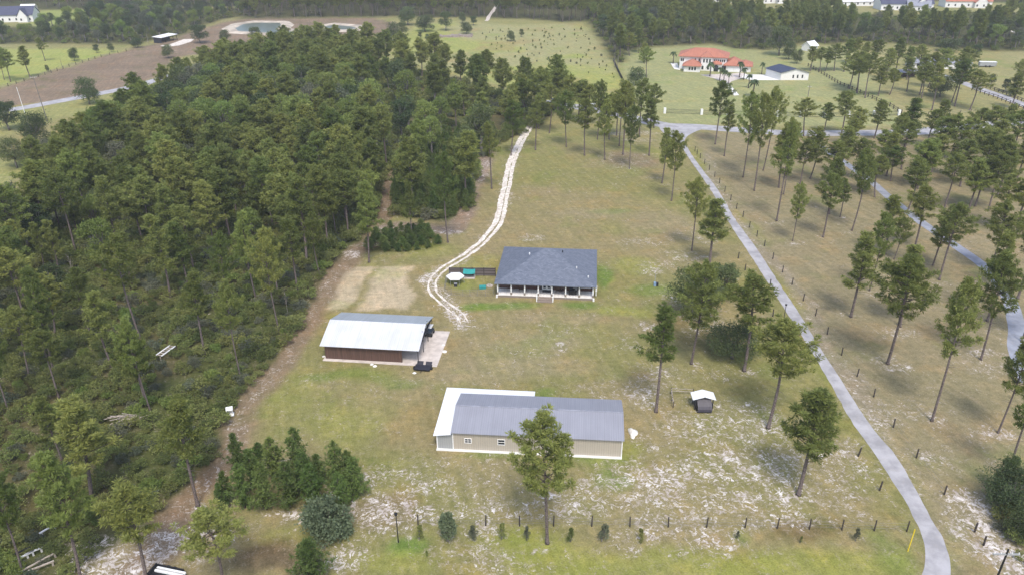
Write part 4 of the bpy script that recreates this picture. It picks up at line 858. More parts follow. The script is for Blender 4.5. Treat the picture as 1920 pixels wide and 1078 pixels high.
for x in (8.35, 9.2): MB().box(x, x+.5, 2.63, 2.655, .95, 2.45).build('pane', MAT['glass'], dr)
MB().box(7.85, 8.1, 2.66, 2.74, .6, 2.6).box(10.0, 10.3, 2.66, 2.74, .6, 2.6).build('shutter', MAT['dark'], hs)
window(hs, 6.3, 1.5, .85, 1.0, 2.745); window(hs, 11.4, 1.5, .9, 1.0, 2.745); window(hs, 15.3, 1.25, 1.75, 1.15, 2.745)
d2 = MB().box(13.9, 14.7, 2.66, 2.74, .58, 2.66).build('door', MAT['greysiding'], hs); MB().box(14.55, 14.62, 2.6, 2.655, 1.5, 1.6).build('handle', MAT['black'], d2)
for x in (13.25, 14.75): MB().box(x, x+.6, 2.68, 2.745, .8, 2.6).build('shutter', MAT['dark'], hs)
MB().tube([(HW+.45, 1.5, 2.5), (HW+.45, 1.5, .3)], [.09, .09], 6).box(HW+.3, HW+.6, 1.2, 1.8, 1.3, 2.2).build('downspout', MAT['white'], hs)
def at(f_, x, y, z=0):
    (A_, a_) = f_; c_, s_ = math.cos(a_), math.sin(a_); return (A_[0]+x*c_-y*s_, A_[1]+x*s_+y*c_, z)
HF = (A, an)
g = thing('grill', 'black covered grill standing on the right part of the house porch', 'grill', at(HF, 13.9, .95, .57), an)
MB().box(-.7, .7, -.3, .3, .25, .85).build('body', MAT['black'], g); MB().box(-.45, .45, -.32, .32, .86, 1.12).build('hood', MAT['dark'], g)
for x in (-.6, .6):
    for y in (-.22, .22): MB().tube([(x, y, 0), (x, y, .26)], [.04, .04], 6).build('leg', MAT['black'], g)
for (x, lb) in ((11.1, 'left brown porch rocking chair, right of the french door'), (12.0, 'right brown porch rocking chair, right of the french door'), (4.6, 'brown porch bench left of the french door')):
    c_ = thing('porch_chair', lb, 'chair', at(HF, x, 1.9, .57), an); w_ = .35 if x > 6 else .7
    MB().box(-w_, w_, -.3, .3, .38, .45).build('seat', MAT['brownwall'], c_); MB().box(-w_, w_, .25, .32, .45, 1.1).build('backrest', MAT['brownwall'], c_)
    for lx in (-w_+.04, w_-.04):
        for ly in (-.26, .26): MB().box(lx-.03, lx+.03, ly-.03, ly+.03, 0, .38).build('leg', MAT['brownwall'], c_)
o = MB().box(-.8, .8, -.45, .45, 0, .03).build('door_mat', MAT['dark'], None, label='black mat in front of the french door on the house porch', cat='mat', loc=at(HF, 9.05, 2.1, .575), rot=(0, 0, an))

# fence, kennel, canopy left of the house
fl = G(843, 517); fr = G(929, 518)
fa = math.atan2(fr[1]-fl[1], fr[0]-fl[0]); fw = math.hypot(fr[0]-fl[0], fr[1]-fl[1])
ff = thing('board_fence', 'weathered grey board fence joining the left side of the house', 'fence', (fl[0], fl[1], 0), fa)
MB().box(0, fw, -.03, .03, .12, 1.75).build('boards', MAT['fencewood'], ff)
for i in range(5): x = i*fw/4; MB().box(x-.07, x+.07, -.11, -.032, 0, 1.85).build('post', MAT['post'], ff)
for z in (.5, 1.15, 1.6): MB().box(0, fw, -.07, -.034, z, z+.12).build('rail', MAT['post'], ff)
X, Y = G(854, 531); cn = thing('canopy_tent', 'round white peaked canopy tent inside the wire pen', 'canopy', (X, Y, 0), 0)
ring = [(1.75*math.cos(i*math.pi/3), 1.75*math.sin(i*math.pi/3), 1.55) for i in range(6)]
mb = MB().poly(ring+[(0, 0, 2.25)]+[(x, y, z-.22) for x, y, z in ring], [(i, (i+1) % 6, 6) for i in range(6)]+[(i, i+7, (i+1) % 6+7, (i+1) % 6) for i in range(6)]); mb.build('canopy', MAT['white'], cn)
for x, y, z in ring: MB().tube([(x*.95, y*.95, 0), (x*.95, y*.95, 1.5)], [.03, .03], 6).build('leg', MAT['greysiding'], cn)
X, Y = G(855, 533); t_ = thing('feed_bin', 'small grey feed bin under the front of the white canopy tent', 'bin', (X, Y-1.0, 0)); MB().box(-.28, .28, -.22, .22, 0, .6).build('body', MAT['dark'], t_); MB().box(-.3, .3, -.24, .24, .6, .7).build('lid', MAT['greyshingle'], t_)
X, Y = G(880, 521); kn = thing('kennel', 'low kennel with a teal tarpaulin roof against the board fence', 'kennel', (X, Y, 0), fa)
mb = MB()
for i in range(6):
    x0, x1 = -1.15+i*.383, -1.15+(i+1)*.383; s0 = .12*((i/6-.5)**2*4); s1 = .12*(((i+1)/6-.5)**2*4)
    mb.prism([(x0,-.6,1.05+s0),(x1,-.6,1.05+s1),(x1,.7,1.5+s1),(x0,.7,1.5+s0)], .03)
mb.build('tarpaulin', MAT['teal'], kn)
for x in (-1.1, 1.1):
    for y in (-.55, .65): MB().box(x-.03, x+.03, y-.03, y+.03, 0, 1.05+(.4 if y > 0 else 0)).build('post', MAT['greysiding'], kn)
MB().box(-1.1, 1.1, -.56, .66, .02, .12).build('floor', MAT['concrete'], kn)
X, Y = G(905, 540); sb = thing('sandbox', 'flat teal lidded sandbox on the pen grass', 'sandbox', (X, Y, 0), .05); MB().box(-.6, .6, -.55, .55, 0, .3).build('box', MAT['teal'], sb); MB().box(-.64, .64, -.6, .6, .3, .36).build('lid', MAT['teal'], sb)
X, Y = G(918, 537); fp = thing('fire_pit', 'small ring of pale stones right of the teal sandbox', 'fire pit', (X, Y, 0))
for i in range(9): a_ = i*.7; MB().box(-.16, .16, -.1, .1, 0, .24).build('stone', MAT['concrete'], fp, loc=(.45*math.cos(a_), .45*math.sin(a_), 0), rot=(0, 0, a_))
pen = GP([(843,518),(836,530),(834,545),(846,553),(868,555),(895,555),(926,555)])
def run_fence(name, label, pts, step, hp, mats=('post', 'wire'), rad=.06, wires=(.35, .7, 1.05), per=None, group=None, wr=.012, sq=False):
    X0, Y0 = pts[0]; t_ = thing(name, label, 'fence', (X0, Y0, 0), 0, group); R_ = [Vector((*p, 0)) for p in pts]; out = []
    for i in range(len(R_)-1):
        n = max(1, int(round((R_[i+1]-R_[i]).length/step)))
        for k in range(n): out.append(R_[i].lerp(R_[i+1], k/n))
    out.append(R_[-1]); pm = MB().box(-rad, rad, -rad, rad, 0, hp).mesh(name+'_post', MAT[mats[0]]) if sq else MB().tube([(0, 0, 0), (0, 0, hp)], [rad, rad*.92], 7).mesh(name+'_post', MAT[mats[0]])
    for i, p in enumerate(out[:100]): link('post', pm, t_, loc=(p.x-X0, p.y-Y0, 0), rot=(rnd.gauss(0, .02), rnd.gauss(0, .02), 0))
    for z in wires:
        mb = MB()
        for p, q in zip(out[:-1], out[1:]): mb.beam((p.x-X0, p.y-Y0, z), (q.x-X0, q.y-Y0, z), wr*2, wr*2)
        mb.build('wire' if wr < .03 else 'rail', MAT[mats[1]], t_)
    return t_
run_fence('wire_pen', 'thin wire pen curving round the grass left of the house', pen, 1.6, 1.3, ('wire', 'wire'), .03, (.1, .5, .9, 1.25))
# foreground fence row
run_fence('wire_fence', 'post and wire fence crossing the foreground', GP([(784,984),(1038,986),(1397,989),(1700,996)]), 4.05, 1.55, ('post', 'wire'), .085, (.4, .8, 1.2), wr=.008)
for (x, y) in ((784, 983), (936, 984)): pass
# posts along the driveway
DP = [(1303,284),(1307,290),(1313,297),(1321,308),(1330,319),(1340,332),(1349,344),(1359,360),(1370,376),(1381,392),(1393,407),(1405,427),(1419,444),(1433,462),(1449,486),(1467,511),(1485,534),(1506,564),(1529,592),(1551,627),(1578,666),(1607,706),(1638,744),(1675,801),(1718,858),(1770,927)]
run_fence('wire_fence', 'dark post and wire fence along the right side of the paved driveway', GP(DP), 99, 1.45, ('post', 'wire'), .10, (.5, 1.0), wr=.008)
DP2 = [(1287,292),(1296,304),(1384,485),(1397,507),(1444,537),(1449,593)]
for i, (x, y) in enumerate([(1384,485),(1397,507),(1444,536),(1449,593),(1609,855),(1649,919),(1827,997),(1844,1022)]):
    X, Y = G(x, y); link('fence_post', MB().tube([(0, 0, 0), (0, 0, 1.4)], [.11, .1], 8).mesh('lone_post', MAT['post']), None, ['lone dark post left of the driveway, nearest the two tall pines','small lone post left of the driveway below the tall pines','lone post at the left driveway edge beyond the lamp post','lone thick post left of the lamp post by the driveway','upper lone dark post left of the driveway bend','lower lone dark post left of the driveway bend','left leaning grey post on the sand right of the bend','lower grey post on the sand right of the bend'][i], 'post', None, None, (X, Y, 0), (rnd.gauss(0, .03), rnd.gauss(0, .05), 0))
for i, (x, y) in enumerate([(1052,233),(1250,213),(1286,297)]): pass
def lamp(x, y, ty, lb):
    X, Y = G(x, y); h = hgt(X, Y, ty); t_ = thing('lamp_post', lb, 'lamp post', (X, Y, 0)); MB().tube([(0, 0, 0), (0, 0, .4), (0, 0, h-.3)], [.09, .06, .05], 8).build('pole', MAT['black'], t_)
    MB().tube([(0, 0, h-.3), (0, 0, h-.25), (0, 0, h-.02), (0, 0, h)], [.06, .16, .2, .06], 8).build('lantern', MAT['black'], t_)
lamp(747, 1016, 962, 'slim black lamp post in the foreground, left end of the fence row'); lamp(1468, 608, 570, 'slim black lamp post at the left edge of the driveway')
X, Y = G(1702, 1033); link('marker_stake', MB().box(-.05, .05, -.03, .03, 0, hgt(X, Y, 992)).mesh('stake', MAT['yellow']), None, 'tall yellow utility marker stake left of the driveway bend', 'stake', None, None, (X, Y, 0), (0, .03, 0))

# carport (wooden wall, tin roof)
A, an, Wd = frame((611, 672), (758, 680)); CF = (A, an)
cp = thing('carport', 'long wooden carport with pale tin gable roof on a concrete slab', 'carport', (A[0], A[1], 0), an)
MB().box(-.3, 18.2, -.7, 10.6, -.05, .06).build('slab', MAT['concrete'], cp)
MB().box(.0, 12.5, 0, .18, .06, 2.55).build('front_wall', MAT['brownwall'], cp)
MB().box(0, .18, .182, 10.2, .06, 2.55).build('side_wall', MAT['brownwall'], cp)
MB().box(.0, 12.5, 10.0, 10.18, .06, 2.55).build('back_wall', MAT['brownwall'], cp)
rx0, rx1 = -.55, 15.45
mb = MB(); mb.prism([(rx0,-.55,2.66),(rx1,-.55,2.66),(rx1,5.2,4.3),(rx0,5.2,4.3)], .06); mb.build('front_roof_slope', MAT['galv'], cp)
mb = MB(); mb.prism([(rx0,5.202,4.3),(rx1,5.202,4.3),(rx1,10.8,2.66),(rx0,10.8,2.66)], .06); mb.build('back_roof_slope', MAT['galvshade'], cp)
MB().prism([(0,.19,2.3),(.14,.19,2.3),(.14,5.2,4.1),(0,5.2,4.1)], .2).build('rafter', MAT['brownwall'], cp)
for (x, y) in ((15.2, -.3), (15.2, 3.5), (15.2, 7.0), (15.2, 10.4)): MB().tube([(x, y, .06), (x, y, 2.7+(1.2 if 3 < y < 8 else 0))], [.06, .06], 6).build('post', MAT['black'], cp)
MB().box(15.0, 15.25, -.4, 10.5, 2.42, 2.56).build('end_beam', MAT['dark'], cp)
g = thing('golf_cart', 'small dark cart parked at the back right opening of the carport', 'cart', at(CF, 15.0, 9.2, .06), an+1.5)
MB().box(-1, 1, -.55, .55, .3, .75).build('body', MAT['car'], g); MB().box(-.7, .7, -.55, .55, 1.6, 1.66).build('roof', MAT['carwhite'], g)
for x in (-.7, .7):
    for y in (-.55, .55): MB().tube([(x, y-.08, .27), (x, y+.08, .27)], [.27, .27], 12).build('wheel', MAT['tyre'], g)
for x in (-.65, .65):
    for y in (-.5, .5): MB().box(x-.02, x+.02, y-.02, y+.02, .75, 1.6).build('roof_post', MAT['black'], g)
X, Y = G(793, 691); tl = thing('flatbed_trailer', 'small dark flatbed trailer at the front corner of the carport slab', 'trailer', (X, Y, 0), an-.05); tl.scale = (1, 1, .5)
MB().box(-1.25, 1.25, -.8, .8, .42, .52).build('deck', MAT['dark'], tl)
for s_, x0, x1 in ((-1, -1.2, -.2), (1, .2, 1.2)): MB().prism([(x0,.82,.5),(x1,.82,.5),(x1,1.35,1.15),(x0,1.35,1.15)], .07).build('ramp', MAT['dark'], tl)
MB().box(-1.28, 1.28, -.84, -.8, .42, .7).box(-1.3, -1.25, -.8, .8, .42, .7).box(1.25, 1.3, -.8, .8, .42, .7).build('side_rail', MAT['black'], tl)
for x in (-1.42, 1.42): MB().tube([(x-.1, 0, .3), (x+.1, 0, .3)], [.3, .3], 12).build('wheel', MAT['tyre'], tl)
MB().beam((0, -.8, .42), (0, -1.5, .4), .08, .08).build('drawbar', MAT['black'], tl)
for i, (x, y, r_) in enumerate(((831,647,.35),(833,659,.5),(697,683,.35),(703,686,.4),(607,668,.3),(777,699,.35))):
    X, Y = G(x, y); rs_ = np.random.RandomState(i); mb = MB(); n = 9
    top = [(r_*.6*math.cos(k*.7)*rs_.uniform(.7, 1.1), r_*.5*math.sin(k*.7)*rs_.uniform(.7, 1.1), r_*.35) for k in range(n)]; bot = [(r_*math.cos(k*.7)*rs_.uniform(.8, 1.2), r_*.8*math.sin(k*.7)*rs_.uniform(.8, 1.2), -.02) for k in range(n)]
    mb.poly(top+bot, [tuple(range(n))]+[(k, k+n, (k+1) % n+n, (k+1) % n) for k in range(n)])
    mb.build('limestone_rock', MAT['slabwhite'], None, label=['small pale rock by the right edge of the carport slab, upper','larger pale rock by the right edge of the carport slab, lower','left pale rock on the grass before the carport wall','right pale rock on the grass before the carport wall','pale rock at the left front corner of the carport','pale rock beside the flatbed trailer'][i], cat='rock', loc=(X, Y, 0))

# long metal barn
A, an, Wd = frame((851, 842), (1164, 857)); BF = (A, an)
bn_ = thing('metal_barn', 'long beige metal barn with grey ribbed roof and white lean-to', 'barn', (A[0], A[1], 0), an)
MB().box(-2.3, Wd+.12, -.42, 9.2, -.05, .10).build('slab', MAT['slabwhite'], bn_)
MB().box(0, Wd, 0, 8.6, .10, 2.82).poly([(Wd,0,2.82),(Wd,8.6,2.82),(Wd,4.3,3.9)], [(0,1,2)]).poly([(0,0,2.82),(0,8.6,2.82),(0,4.3,3.9)], [(0,2,1)]).build('wall', MAT['beige'], bn_)
rf = gable(MB(), -.25, Wd+.3, -.35, 8.95, 2.93, 4.12).build('roof', MAT['greyroof'], bn_)
MB().prism([(-.25,4.15,4.13),(Wd+.3,4.15,4.13),(Wd+.3,4.3,4.17),(-.25,4.3,4.17)], .03).prism([(-.25,4.302,4.17),(Wd+.3,4.302,4.17),(Wd+.3,4.45,4.13),(-.25,4.45,4.13)], .03).build('ridge_cap', MAT['greyshingle'], rf)
MB().box(-.12, .0, -.06, .08, .1, 2.8).box(Wd, Wd+.12, -.06, .08, .1, 2.8).build('corner_trim', MAT['white'], bn_)
MB().box(-2.1, -.13, .0, .1, .1, 2.35).build('lean_to_wall', MAT['greysiding'], bn_)
MB().box(-2.25, -2.1, -.04, .1, .1, 2.4).box(-2.25, -2.15, 3, 3.1, .1, 2.4).box(-2.25, -2.15, 9.9, 10.0, .1, 2.4).box(9.9, 10.0, 10.5, 10.6, .1, 2.4).box(5, 5.1, 10.5, 10.6, .1, 2.4).build('lean_to_post', MAT['white'], bn_)
mb = MB(); mb.prism([(-2.6,-.4,2.42),(-.26,-.4,2.72),(-.26,9.0,2.72),(-2.6,11.0,2.42)], .07); mb.prism([(-2.6,11.0,2.418),(-.26,9.0,2.718),(10.2,9.0,2.72),(10.2,10.9,2.42)], .07); mb.build('lean_to_roof', MAT['whiteroof'], bn_)
window(bn_, 1.55, 1.25, .8, .62, -.002, vert=1); window(bn_, 5.95, 1.2, .85, .75, -.002, vert=0)
X, Y = G(1186, 812); rs_ = np.random.RandomState(5); tp = MB(); n = 16; m_ = 7; V = []
for j in range(m_):
    for k in range(n):
        a_ = k*2*math.pi/n; rr = (1-j/(m_-.5))**.7*(1+.25*math.sin(3*a_+1)+rs_.normal(0, .07)); V.append((.62*rr*math.cos(a_), 1.35*rr*math.sin(a_)*.8, .55*(j/(m_-1))**.8+rs_.normal(0, .04)*(j > 0)-(.03 if j == 0 else 0)))
tp.poly(V, [(j*n+k, j*n+(k+1) % n, (j+1)*n+(k+1) % n, (j+1)*n+k) for j in range(m_-1) for k in range(n)]+[tuple((m_-1)*n+k for k in range(n))])
tp.build('sand_pile', MAT['slabwhite'], None, smooth=True, label='lumpy white pile on the grass off the right end of the metal barn', cat='pile', loc=(X, Y, 0))

# small shelter and its pen
X, Y = G(1318, 766); sh_ = thing('animal_shelter', 'small shelter with white gable roof and dark curved front', 'shelter', (X, Y, 0), -.02)
mb = MB(); mb.prism([(-1.65,-.35,1.75),(0,-.35,2.25),(0,1.6,2.25),(-1.65,1.6,1.75)], .06); mb.prism([(0.002,-.35,2.25),(1.65,-.35,1.75),(1.65,1.6,1.75),(0.002,1.6,2.25)], .06); mb.build('roof', MAT['whiteroof'], sh_)
for x in (-1.25, 1.25):
    for y in (-.2, 1.4): MB().box(x-.06, x+.06, y-.06, y+.06, 0, 1.8).build('post', MAT['dark'], sh_)
cur = [(-1.0, .05), (-1.25, .3), (-1.15, .65), (-.9, 1.0), (-.5, 1.35), (0, 1.75)]; mb = MB()
for (y0, z0), (y1, z1) in zip(cur[:-1], cur[1:]): mb.poly([(-1,y0,z0),(1,y0,z0),(1,y1,z1),(-1,y1,z1),(-1,y0+.05,z0),(1,y0+.05,z0),(1,y1+.05,z1),(-1,y1+.05,z1)], [(0,1,2,3),(7,6,5,4),(0,3,7,4),(1,5,6,2)])
mb.build('curved_panel', ribbed('corrugated_dark_sheet', (.045, .04, .055), 0, .2, .5, .0, .8, .1, .2, .3, .4), sh_)
MB().box(-1.1, -1.02, -.6, 1.3, 0, 1.3).box(1.02, 1.1, -.6, 1.3, 0, 1.3).box(-1.1, 1.1, 1.3, 1.38, 0, 1.5).build('side_wall', MAT['dark'], sh_)
run_fence('wire_pen', 'pale rail pen beside the small white-roofed shelter', GP([(1299,740),(1258,738),(1262,764)]), 2.2, 1.1, ('post', 'deadwood'), .06, (.55, .95), wr=.03)

# pump, blue-white
X, Y = G(1229, 536); pm = thing('well_pump', 'small blue and white well pump with a thin upright on the lawn', 'pump', (X, Y, 0)); MB().box(-.35, .05, -.25, .25, 0, .75).build('tank', MAT['blue'], pm); MB().box(.08, .5, -.25, .2, 0, .7).build('box', MAT['black'], pm)
MB().tube([(-.1, .3, 0), (-.1, .3, 2.3)], [.05, .04], 6).build('pipe', MAT['greysiding'], pm)

# debris in the left wood
X, Y = G(314, 670); ld = thing('wooden_frame', 'pale ladder-like wooden frame lying in the wood scrub', 'frame', (X, Y, 1.25), 1.25)
for y in (-.5, .5): MB().box(-1.6, 1.6, y-.08, y+.08, 0, .12).build('rail', MAT['white'], ld)
for i in range(6): x = -1.45+i*.58; MB().box(x-.08, x+.08, -.42, .42, 0, .1).build('rung', MAT['deadwood'], ld)
for x in (-1.4, 1.4): MB().box(x-.05, x+.05, -.05, .05, -1.25, 0).build('leg', MAT['deadwood'], ld)
X, Y = G(432, 778); bx_ = thing('deer_blind', 'small white open-fronted box at the edge of the left wood', 'box', (X, Y, 0), .3); bx_.scale = (.75, .75, .8)
MB().box(-.55, .55, .35, .42, .3, 1.25).box(-.55, -.48, -.4, .35, .3, 1.25).box(.48, .55, -.4, .35, .3, 1.25).build('wall', MAT['white'], bx_); MB().prism([(-.62,-.5,1.3),(.62,-.5,1.3),(.62,.5,1.55),(-.62,.5,1.55)], .06).build('roof', MAT['white'], bx_)
MB().box(-.7, .7, -.75, .4, .2, .3).build('floor', MAT['white'], bx_)
for x in (-.5, .5):
    for y in (-.6, .3): MB().box(x-.04, x+.04, y-.04, y+.04, 0, .2).build('leg', MAT['dark'], bx_)
X, Y = G(245, 795); rs_ = np.random.RandomState(4)
bp = thing('branch_pile', 'heap of bare cut branches on the ground in the left wood', 'branch pile', (X, Y, 0)); mb = MB()
for i in range(34):
    a_ = rs_.normal(.45, .45); ln = rs_.uniform(1.2, 3.4); cx, cy = rs_.normal(0, .9), rs_.normal(0, .5); z = rs_.uniform(.5, 1.3); p = Vector((math.cos(a_), math.sin(a_), rs_.normal(0, .08)))*ln/2; c_ = Vector((cx, cy, z))
    mb.tube([c_-p, c_+Vector((0, 0, .1)), c_+p], [.06, .05, .02], 5)
mb.build('branches', MAT['deadwood'], bp)
for i, (x, y, an_, ln, mt, lb) in enumerate([(18,1052,.75,4.5,'black','long dark pipe on the ground at the lower left corner'),(30,1058,.8,4,'carwhite','white pipe lying beside the dark pipe at the lower left corner'),(72,1062,.85,4,'deadwood','tan plank lying at the lower left, right of the pipes'),(92,998,.95,1.9,'white','pale narrow board in the scrub at lower left'),(66,1040,.7,1.8,'carwhite','short white pole across a dark hollow at lower left'),(80,1068,.6,2.5,'deadwood','second tan plank lying at the lower left')]):
    X, Y = G(x, y); link('loose_board' if mt in ('deadwood', 'white') else 'loose_pipe', MB().box(-ln/2, ln/2, -.09, .09, .55, .68).box(-ln/2+.1, -ln/2+.3, -.05, .05, 0, .55).box(ln/2-.3, ln/2-.1, -.05, .05, 0, .55).mesh('board', MAT[mt]), None, lb, 'debris', None, None, (X, Y, 0), (0, 0, an_))
X, Y = G(312, 1082); tr_ = thing('flatbed_trailer', 'black trailer carrying two white beams at the bottom photo edge', 'trailer', (X, Y, 0), -.25)
MB().box(-1.5, 1.8, -.8, .7, .5, .6).box(-1.55, -1.45, -.8, .7, .6, 1.1).box(-1.5, 1.8, .7, .8, .6, .9).build('deck', MAT['black'], tr_)
for x in (-.3, .5):
    for y in (-.95, .95): MB().tube([(x, y-.1, .35), (x, y+.1, .35)], [.35, .35], 12).build('wheel', MAT['tyre'], tr_)
for y in (.05, .45): link('steel_beam', MB().box(-1.3, 2.2, -.11, .11, 0, .2).mesh('beam', MAT['white']), None, 'white beam lying on the black trailer, %s of the two' % ('front' if y < .2 else 'back'), 'beam', None, None, (X+math.cos(-.25)*0-math.sin(-.25)*y, Y+math.cos(-.25)*y, .605), (0, 0, -.25))

# utility poles
def upole(x, y, ty, lb, mat='deadwood', arm=1.2, lean=0.0, r_=.16, z_arm=None, h=None):
    X, Y = G(x, y); h = h or hgt(X, Y, ty); t_ = thing('utility_pole', lb, 'utility pole', (X, Y, 0)); t_.rotation_euler = (0, lean, 0)
    MB().tube([(0, 0, 0), (0, 0, h)], [r_, r_*.65], 8).build('pole', MAT[mat], t_)
    if arm: MB().box(-arm, arm, -.07, .07, h-.75, h-.6).build('crossarm', MAT['greysiding' if mat == 'black' else 'deadwood'], t_)
    if arm:
        for s_ in (-.9, -.4, .4, .9): MB().tube([(arm*s_, 0, h-.6), (arm*s_, 0, h-.4)], [.05, .03], 6).build('insulator', MAT['white'], t_)
    return t_
upole(89, 228, 142, 'leaning pale utility pole below the left paved road', 'greybark', 1.1, -.05)
upole(47, 214, 164, 'thin white pole beside the left paved road', 'white', 0, -.04, .11)
upole(1152, 127, 100, 'left of two poles at the end of the dark hedge line', 'greybark', 0, 0, .14); upole(1158, 128, 103, 'right of two poles at the end of the dark hedge line', 'greybark', 0, 0, .14)
upole(1512, 200, 160, 'utility pole on the mansion lawn below the black-roofed building', 'greybark', .7)
upole(278, 82, 65, 'thin pole at the far corner of the brown field', 'greybark', 0, 0, .12); upole(118, 132, 112, 'thin pole at the edge of the bright left lawn', 'greybark', 0, 0, .08)
X, Y = G(1850, 1130); upole(1850, 1130, 1029, 'dark utility pole with a pale crossarm at the lower right corner', 'black', 1.35, .03, .13)
for i, p in enumerate([(1246,213),(1280,214),(1315,215),(1350,216),(1382,217),(1415,217),(1447,218),(1477,219),(1510,220),(1544,221),(1580,221),(1615,220),(1650,219),(1685,217)]): pass
run_fence('iron_fence', 'dark iron fence with white pillars along the mansion lawn', GP([(1246,213),(1315,215.5),(1415,218),(1544,221),(1685,217)]), 8.3, 1.9, ('white', 'black'), .38, (.3, .75, 1.2, 1.5), wr=.035, sq=True)
run_fence('paddock_fence', 'dark wooden fence slanting right from the black-roofed building', GP([(1515,125),(1545,142),(1575,160),(1605,172),(1635,186),(1668,200),(1690,214)]), 3.2, 1.4, ('post', 'post'), .16, (.5, 1.1), wr=.05)
run_fence('paddock_fence', 'pale rail fence on the near side of the far right lane', GP([(1822,170),(1870,186),(1918,206),(1980,232)]), 2.6, 1.3, ('post', 'post'), .14, (.6, 1.15), wr=.06)
run_fence('paddock_fence', 'dark rail fence on the far side of the far right lane', GP([(1834,160),(1880,176),(1922,194)]), 2.6, 1.3, ('post', 'post'), .14, (.6, 1.15), wr=.06)
run_fence('paddock_fence', 'low dark fence on the far right lawn above the cross road', GP([(1700,217),(1780,215),(1860,208),(1900,206)]), 4, 1.2, ('post', 'wire'), .09, (.5, 1.0), wr=.02)
run_fence('field_fence', 'fence line between the bright left lawn and the brown field', GP([(-60,184),(0,167),(60,149),(130,126),(190,108),(237,97)]), 5, 1.3, ('post', 'wire'), .12, (.5, 1.1), wr=.03)
hd = [(x, y, 0) for x, y in GP([(1150,115),(1160,138),(1172,162),(1184,188),(1190,202)])]; mb = MB()
hl = resample([p[:2] for p in hd], 1.2); X0, Y0 = hl[0].x, hl[0].y
hg = thing('windbreak_fence', 'dark solid screen fence dividing the meadow from the mansion lawn', 'fence', (X0, Y0, 0))
for p, q in zip(hl[:-1], hl[1:]): mb.beam((p.x-X0, p.y-Y0, .75), (q.x-X0, q.y-Y0, .75), .12, 1.5)
mb.build('screen', MAT['post'], hg)

# mansion
A, an, Wd = frame((1272, 132), (1407, 138)); ms = thing('mansion', 'white two-storey mansion with red clay tile roofs', 'house', (A[0], A[1], 0), an); MF = (A, an); ms.scale = (1, 1, .86)
S_ = Wd/31.
def hiproof(nm, x0, x1, y0, y1, z, zr, par=ms, mat='redtile'): return hip(MB(), x0*S_, x1*S_, y0, y1, z, zr, .25).build(nm, MAT[mat], par)
MB().box(0, 20.5*S_, 3, 15, 0, 6.3).build('main_wall', MAT['stucco'], ms); hiproof('main_roof', -.8, 21.3, 2.2, 15.8, 6.5, 9.7)
MB().box(9.5*S_, 14.2*S_, 1.2, 2.998, 0, 6.6).build('tower_wall', MAT['stucco'], ms); hiproof('tower_roof', 9, 14.7, .6, 8, 6.8, 8.9)
MB().box(2.5*S_, 9.5*S_-.01, -3.0, 2.998, 0, 2.9).build('wing_wall', MAT['stucco'], ms); hiproof('wing_roof', 1.7, 9.9, -3.8, 5.2, 3.1, 5.6)
MB().box(14.21*S_, 18.2*S_, .4, 2.998, 0, 3.6).build('portico_wall', MAT['stucco'], ms); hiproof('portico_roof', 13.8, 18.6, -.2, 3.6, 3.7, 5.0)
MB().box(20.5*S_+.01, 27*S_, .8, 12, 0, 3.0).build('garage_wall', MAT['stucco'], ms); hiproof('garage_roof', 19.2, 27.6, .0, 12.6, 3.3, 6.2)
MB().box(27*S_+.01, 31*S_, 2, 11, 0, 2.8).build('side_wall', MAT['stucco'], ms); hiproof('side_roof', 25, 31.8, 1.3, 11.8, 3.0, 4.8)
def warch(x, z, w_, h, y):
    f_ = MB(); pts = [(x, y-.06, z), (x+w_, y-.06, z), (x+w_, y-.06, z+h*.75)]+[(x+w_/2+w_/2*math.cos(t*math.pi/6), y-.06, z+h*.75+w_/2*math.sin(t*math.pi/6)) for t in range(1, 6)]+[(x, y-.06, z+h*.75)]
    f_.poly(pts, [tuple(range(len(pts)))]); return f_.build('window', MAT['glass'], ms)
for x in (10.3, 11.6, 12.9): warch(x*S_, 4.0, .7, 1.9, 1.2); 
for x in (9.9, 12.3): warch(x*S_, .6, .8, 1.9, 1.2)
for i in range(6): warch((14.9+i*.85)*S_, 4.1, .5, 1.3, 3.0)
for x in (4.6, 5.8, 7): warch(x*S_, .9, .7, 1.5, -3.0)
for x in (6.5, 8.2): warch(x*S_, 4.1, .6, 1.4, 3.0)
warch(15.2*S_, 0.02, 1.9, 3.0, .4)
for x in (18.6, 19.5): warch(x*S_, .5, .8, 2.2, 3.0)
for x in (1.2, 0.4): warch(x*S_, 3.9, .6, 1.4, 3.0)
for x in (21.2, 24.0): MB().box(x*S_, (x+2.3)*S_, .72, .79, .02, 2.3).build('garage_door', MAT['white'], ms)
def sheet(name, pts, mat, z): P_ = GP(pts); return MB().poly([(x, y, z) for x, y in P_], [tuple(range(len(P_)))]).build(name, mat, kind='structure')
sheet('forecourt', [(1313,141),(1365,139),(1392,137),(1404,141),(1388,148),(1372,153),(1366,158),(1357,155),(1340,148)][::-1], MAT['concrete'], .010)
sheet('path', [(1396,140),(1448,141),(1462,151),(1420,151),(1404,150),(1390,146)][::-1], MAT['slabwhite'], .014)
sheet('path', [(1357,156),(1366,156),(1386,179),(1377,180)], MAT['slabwhite'], .018)
sheet('terrace', [(1257,119),(1270,119),(1275,132),(1264,130)], MAT['slabwhite'], .014)
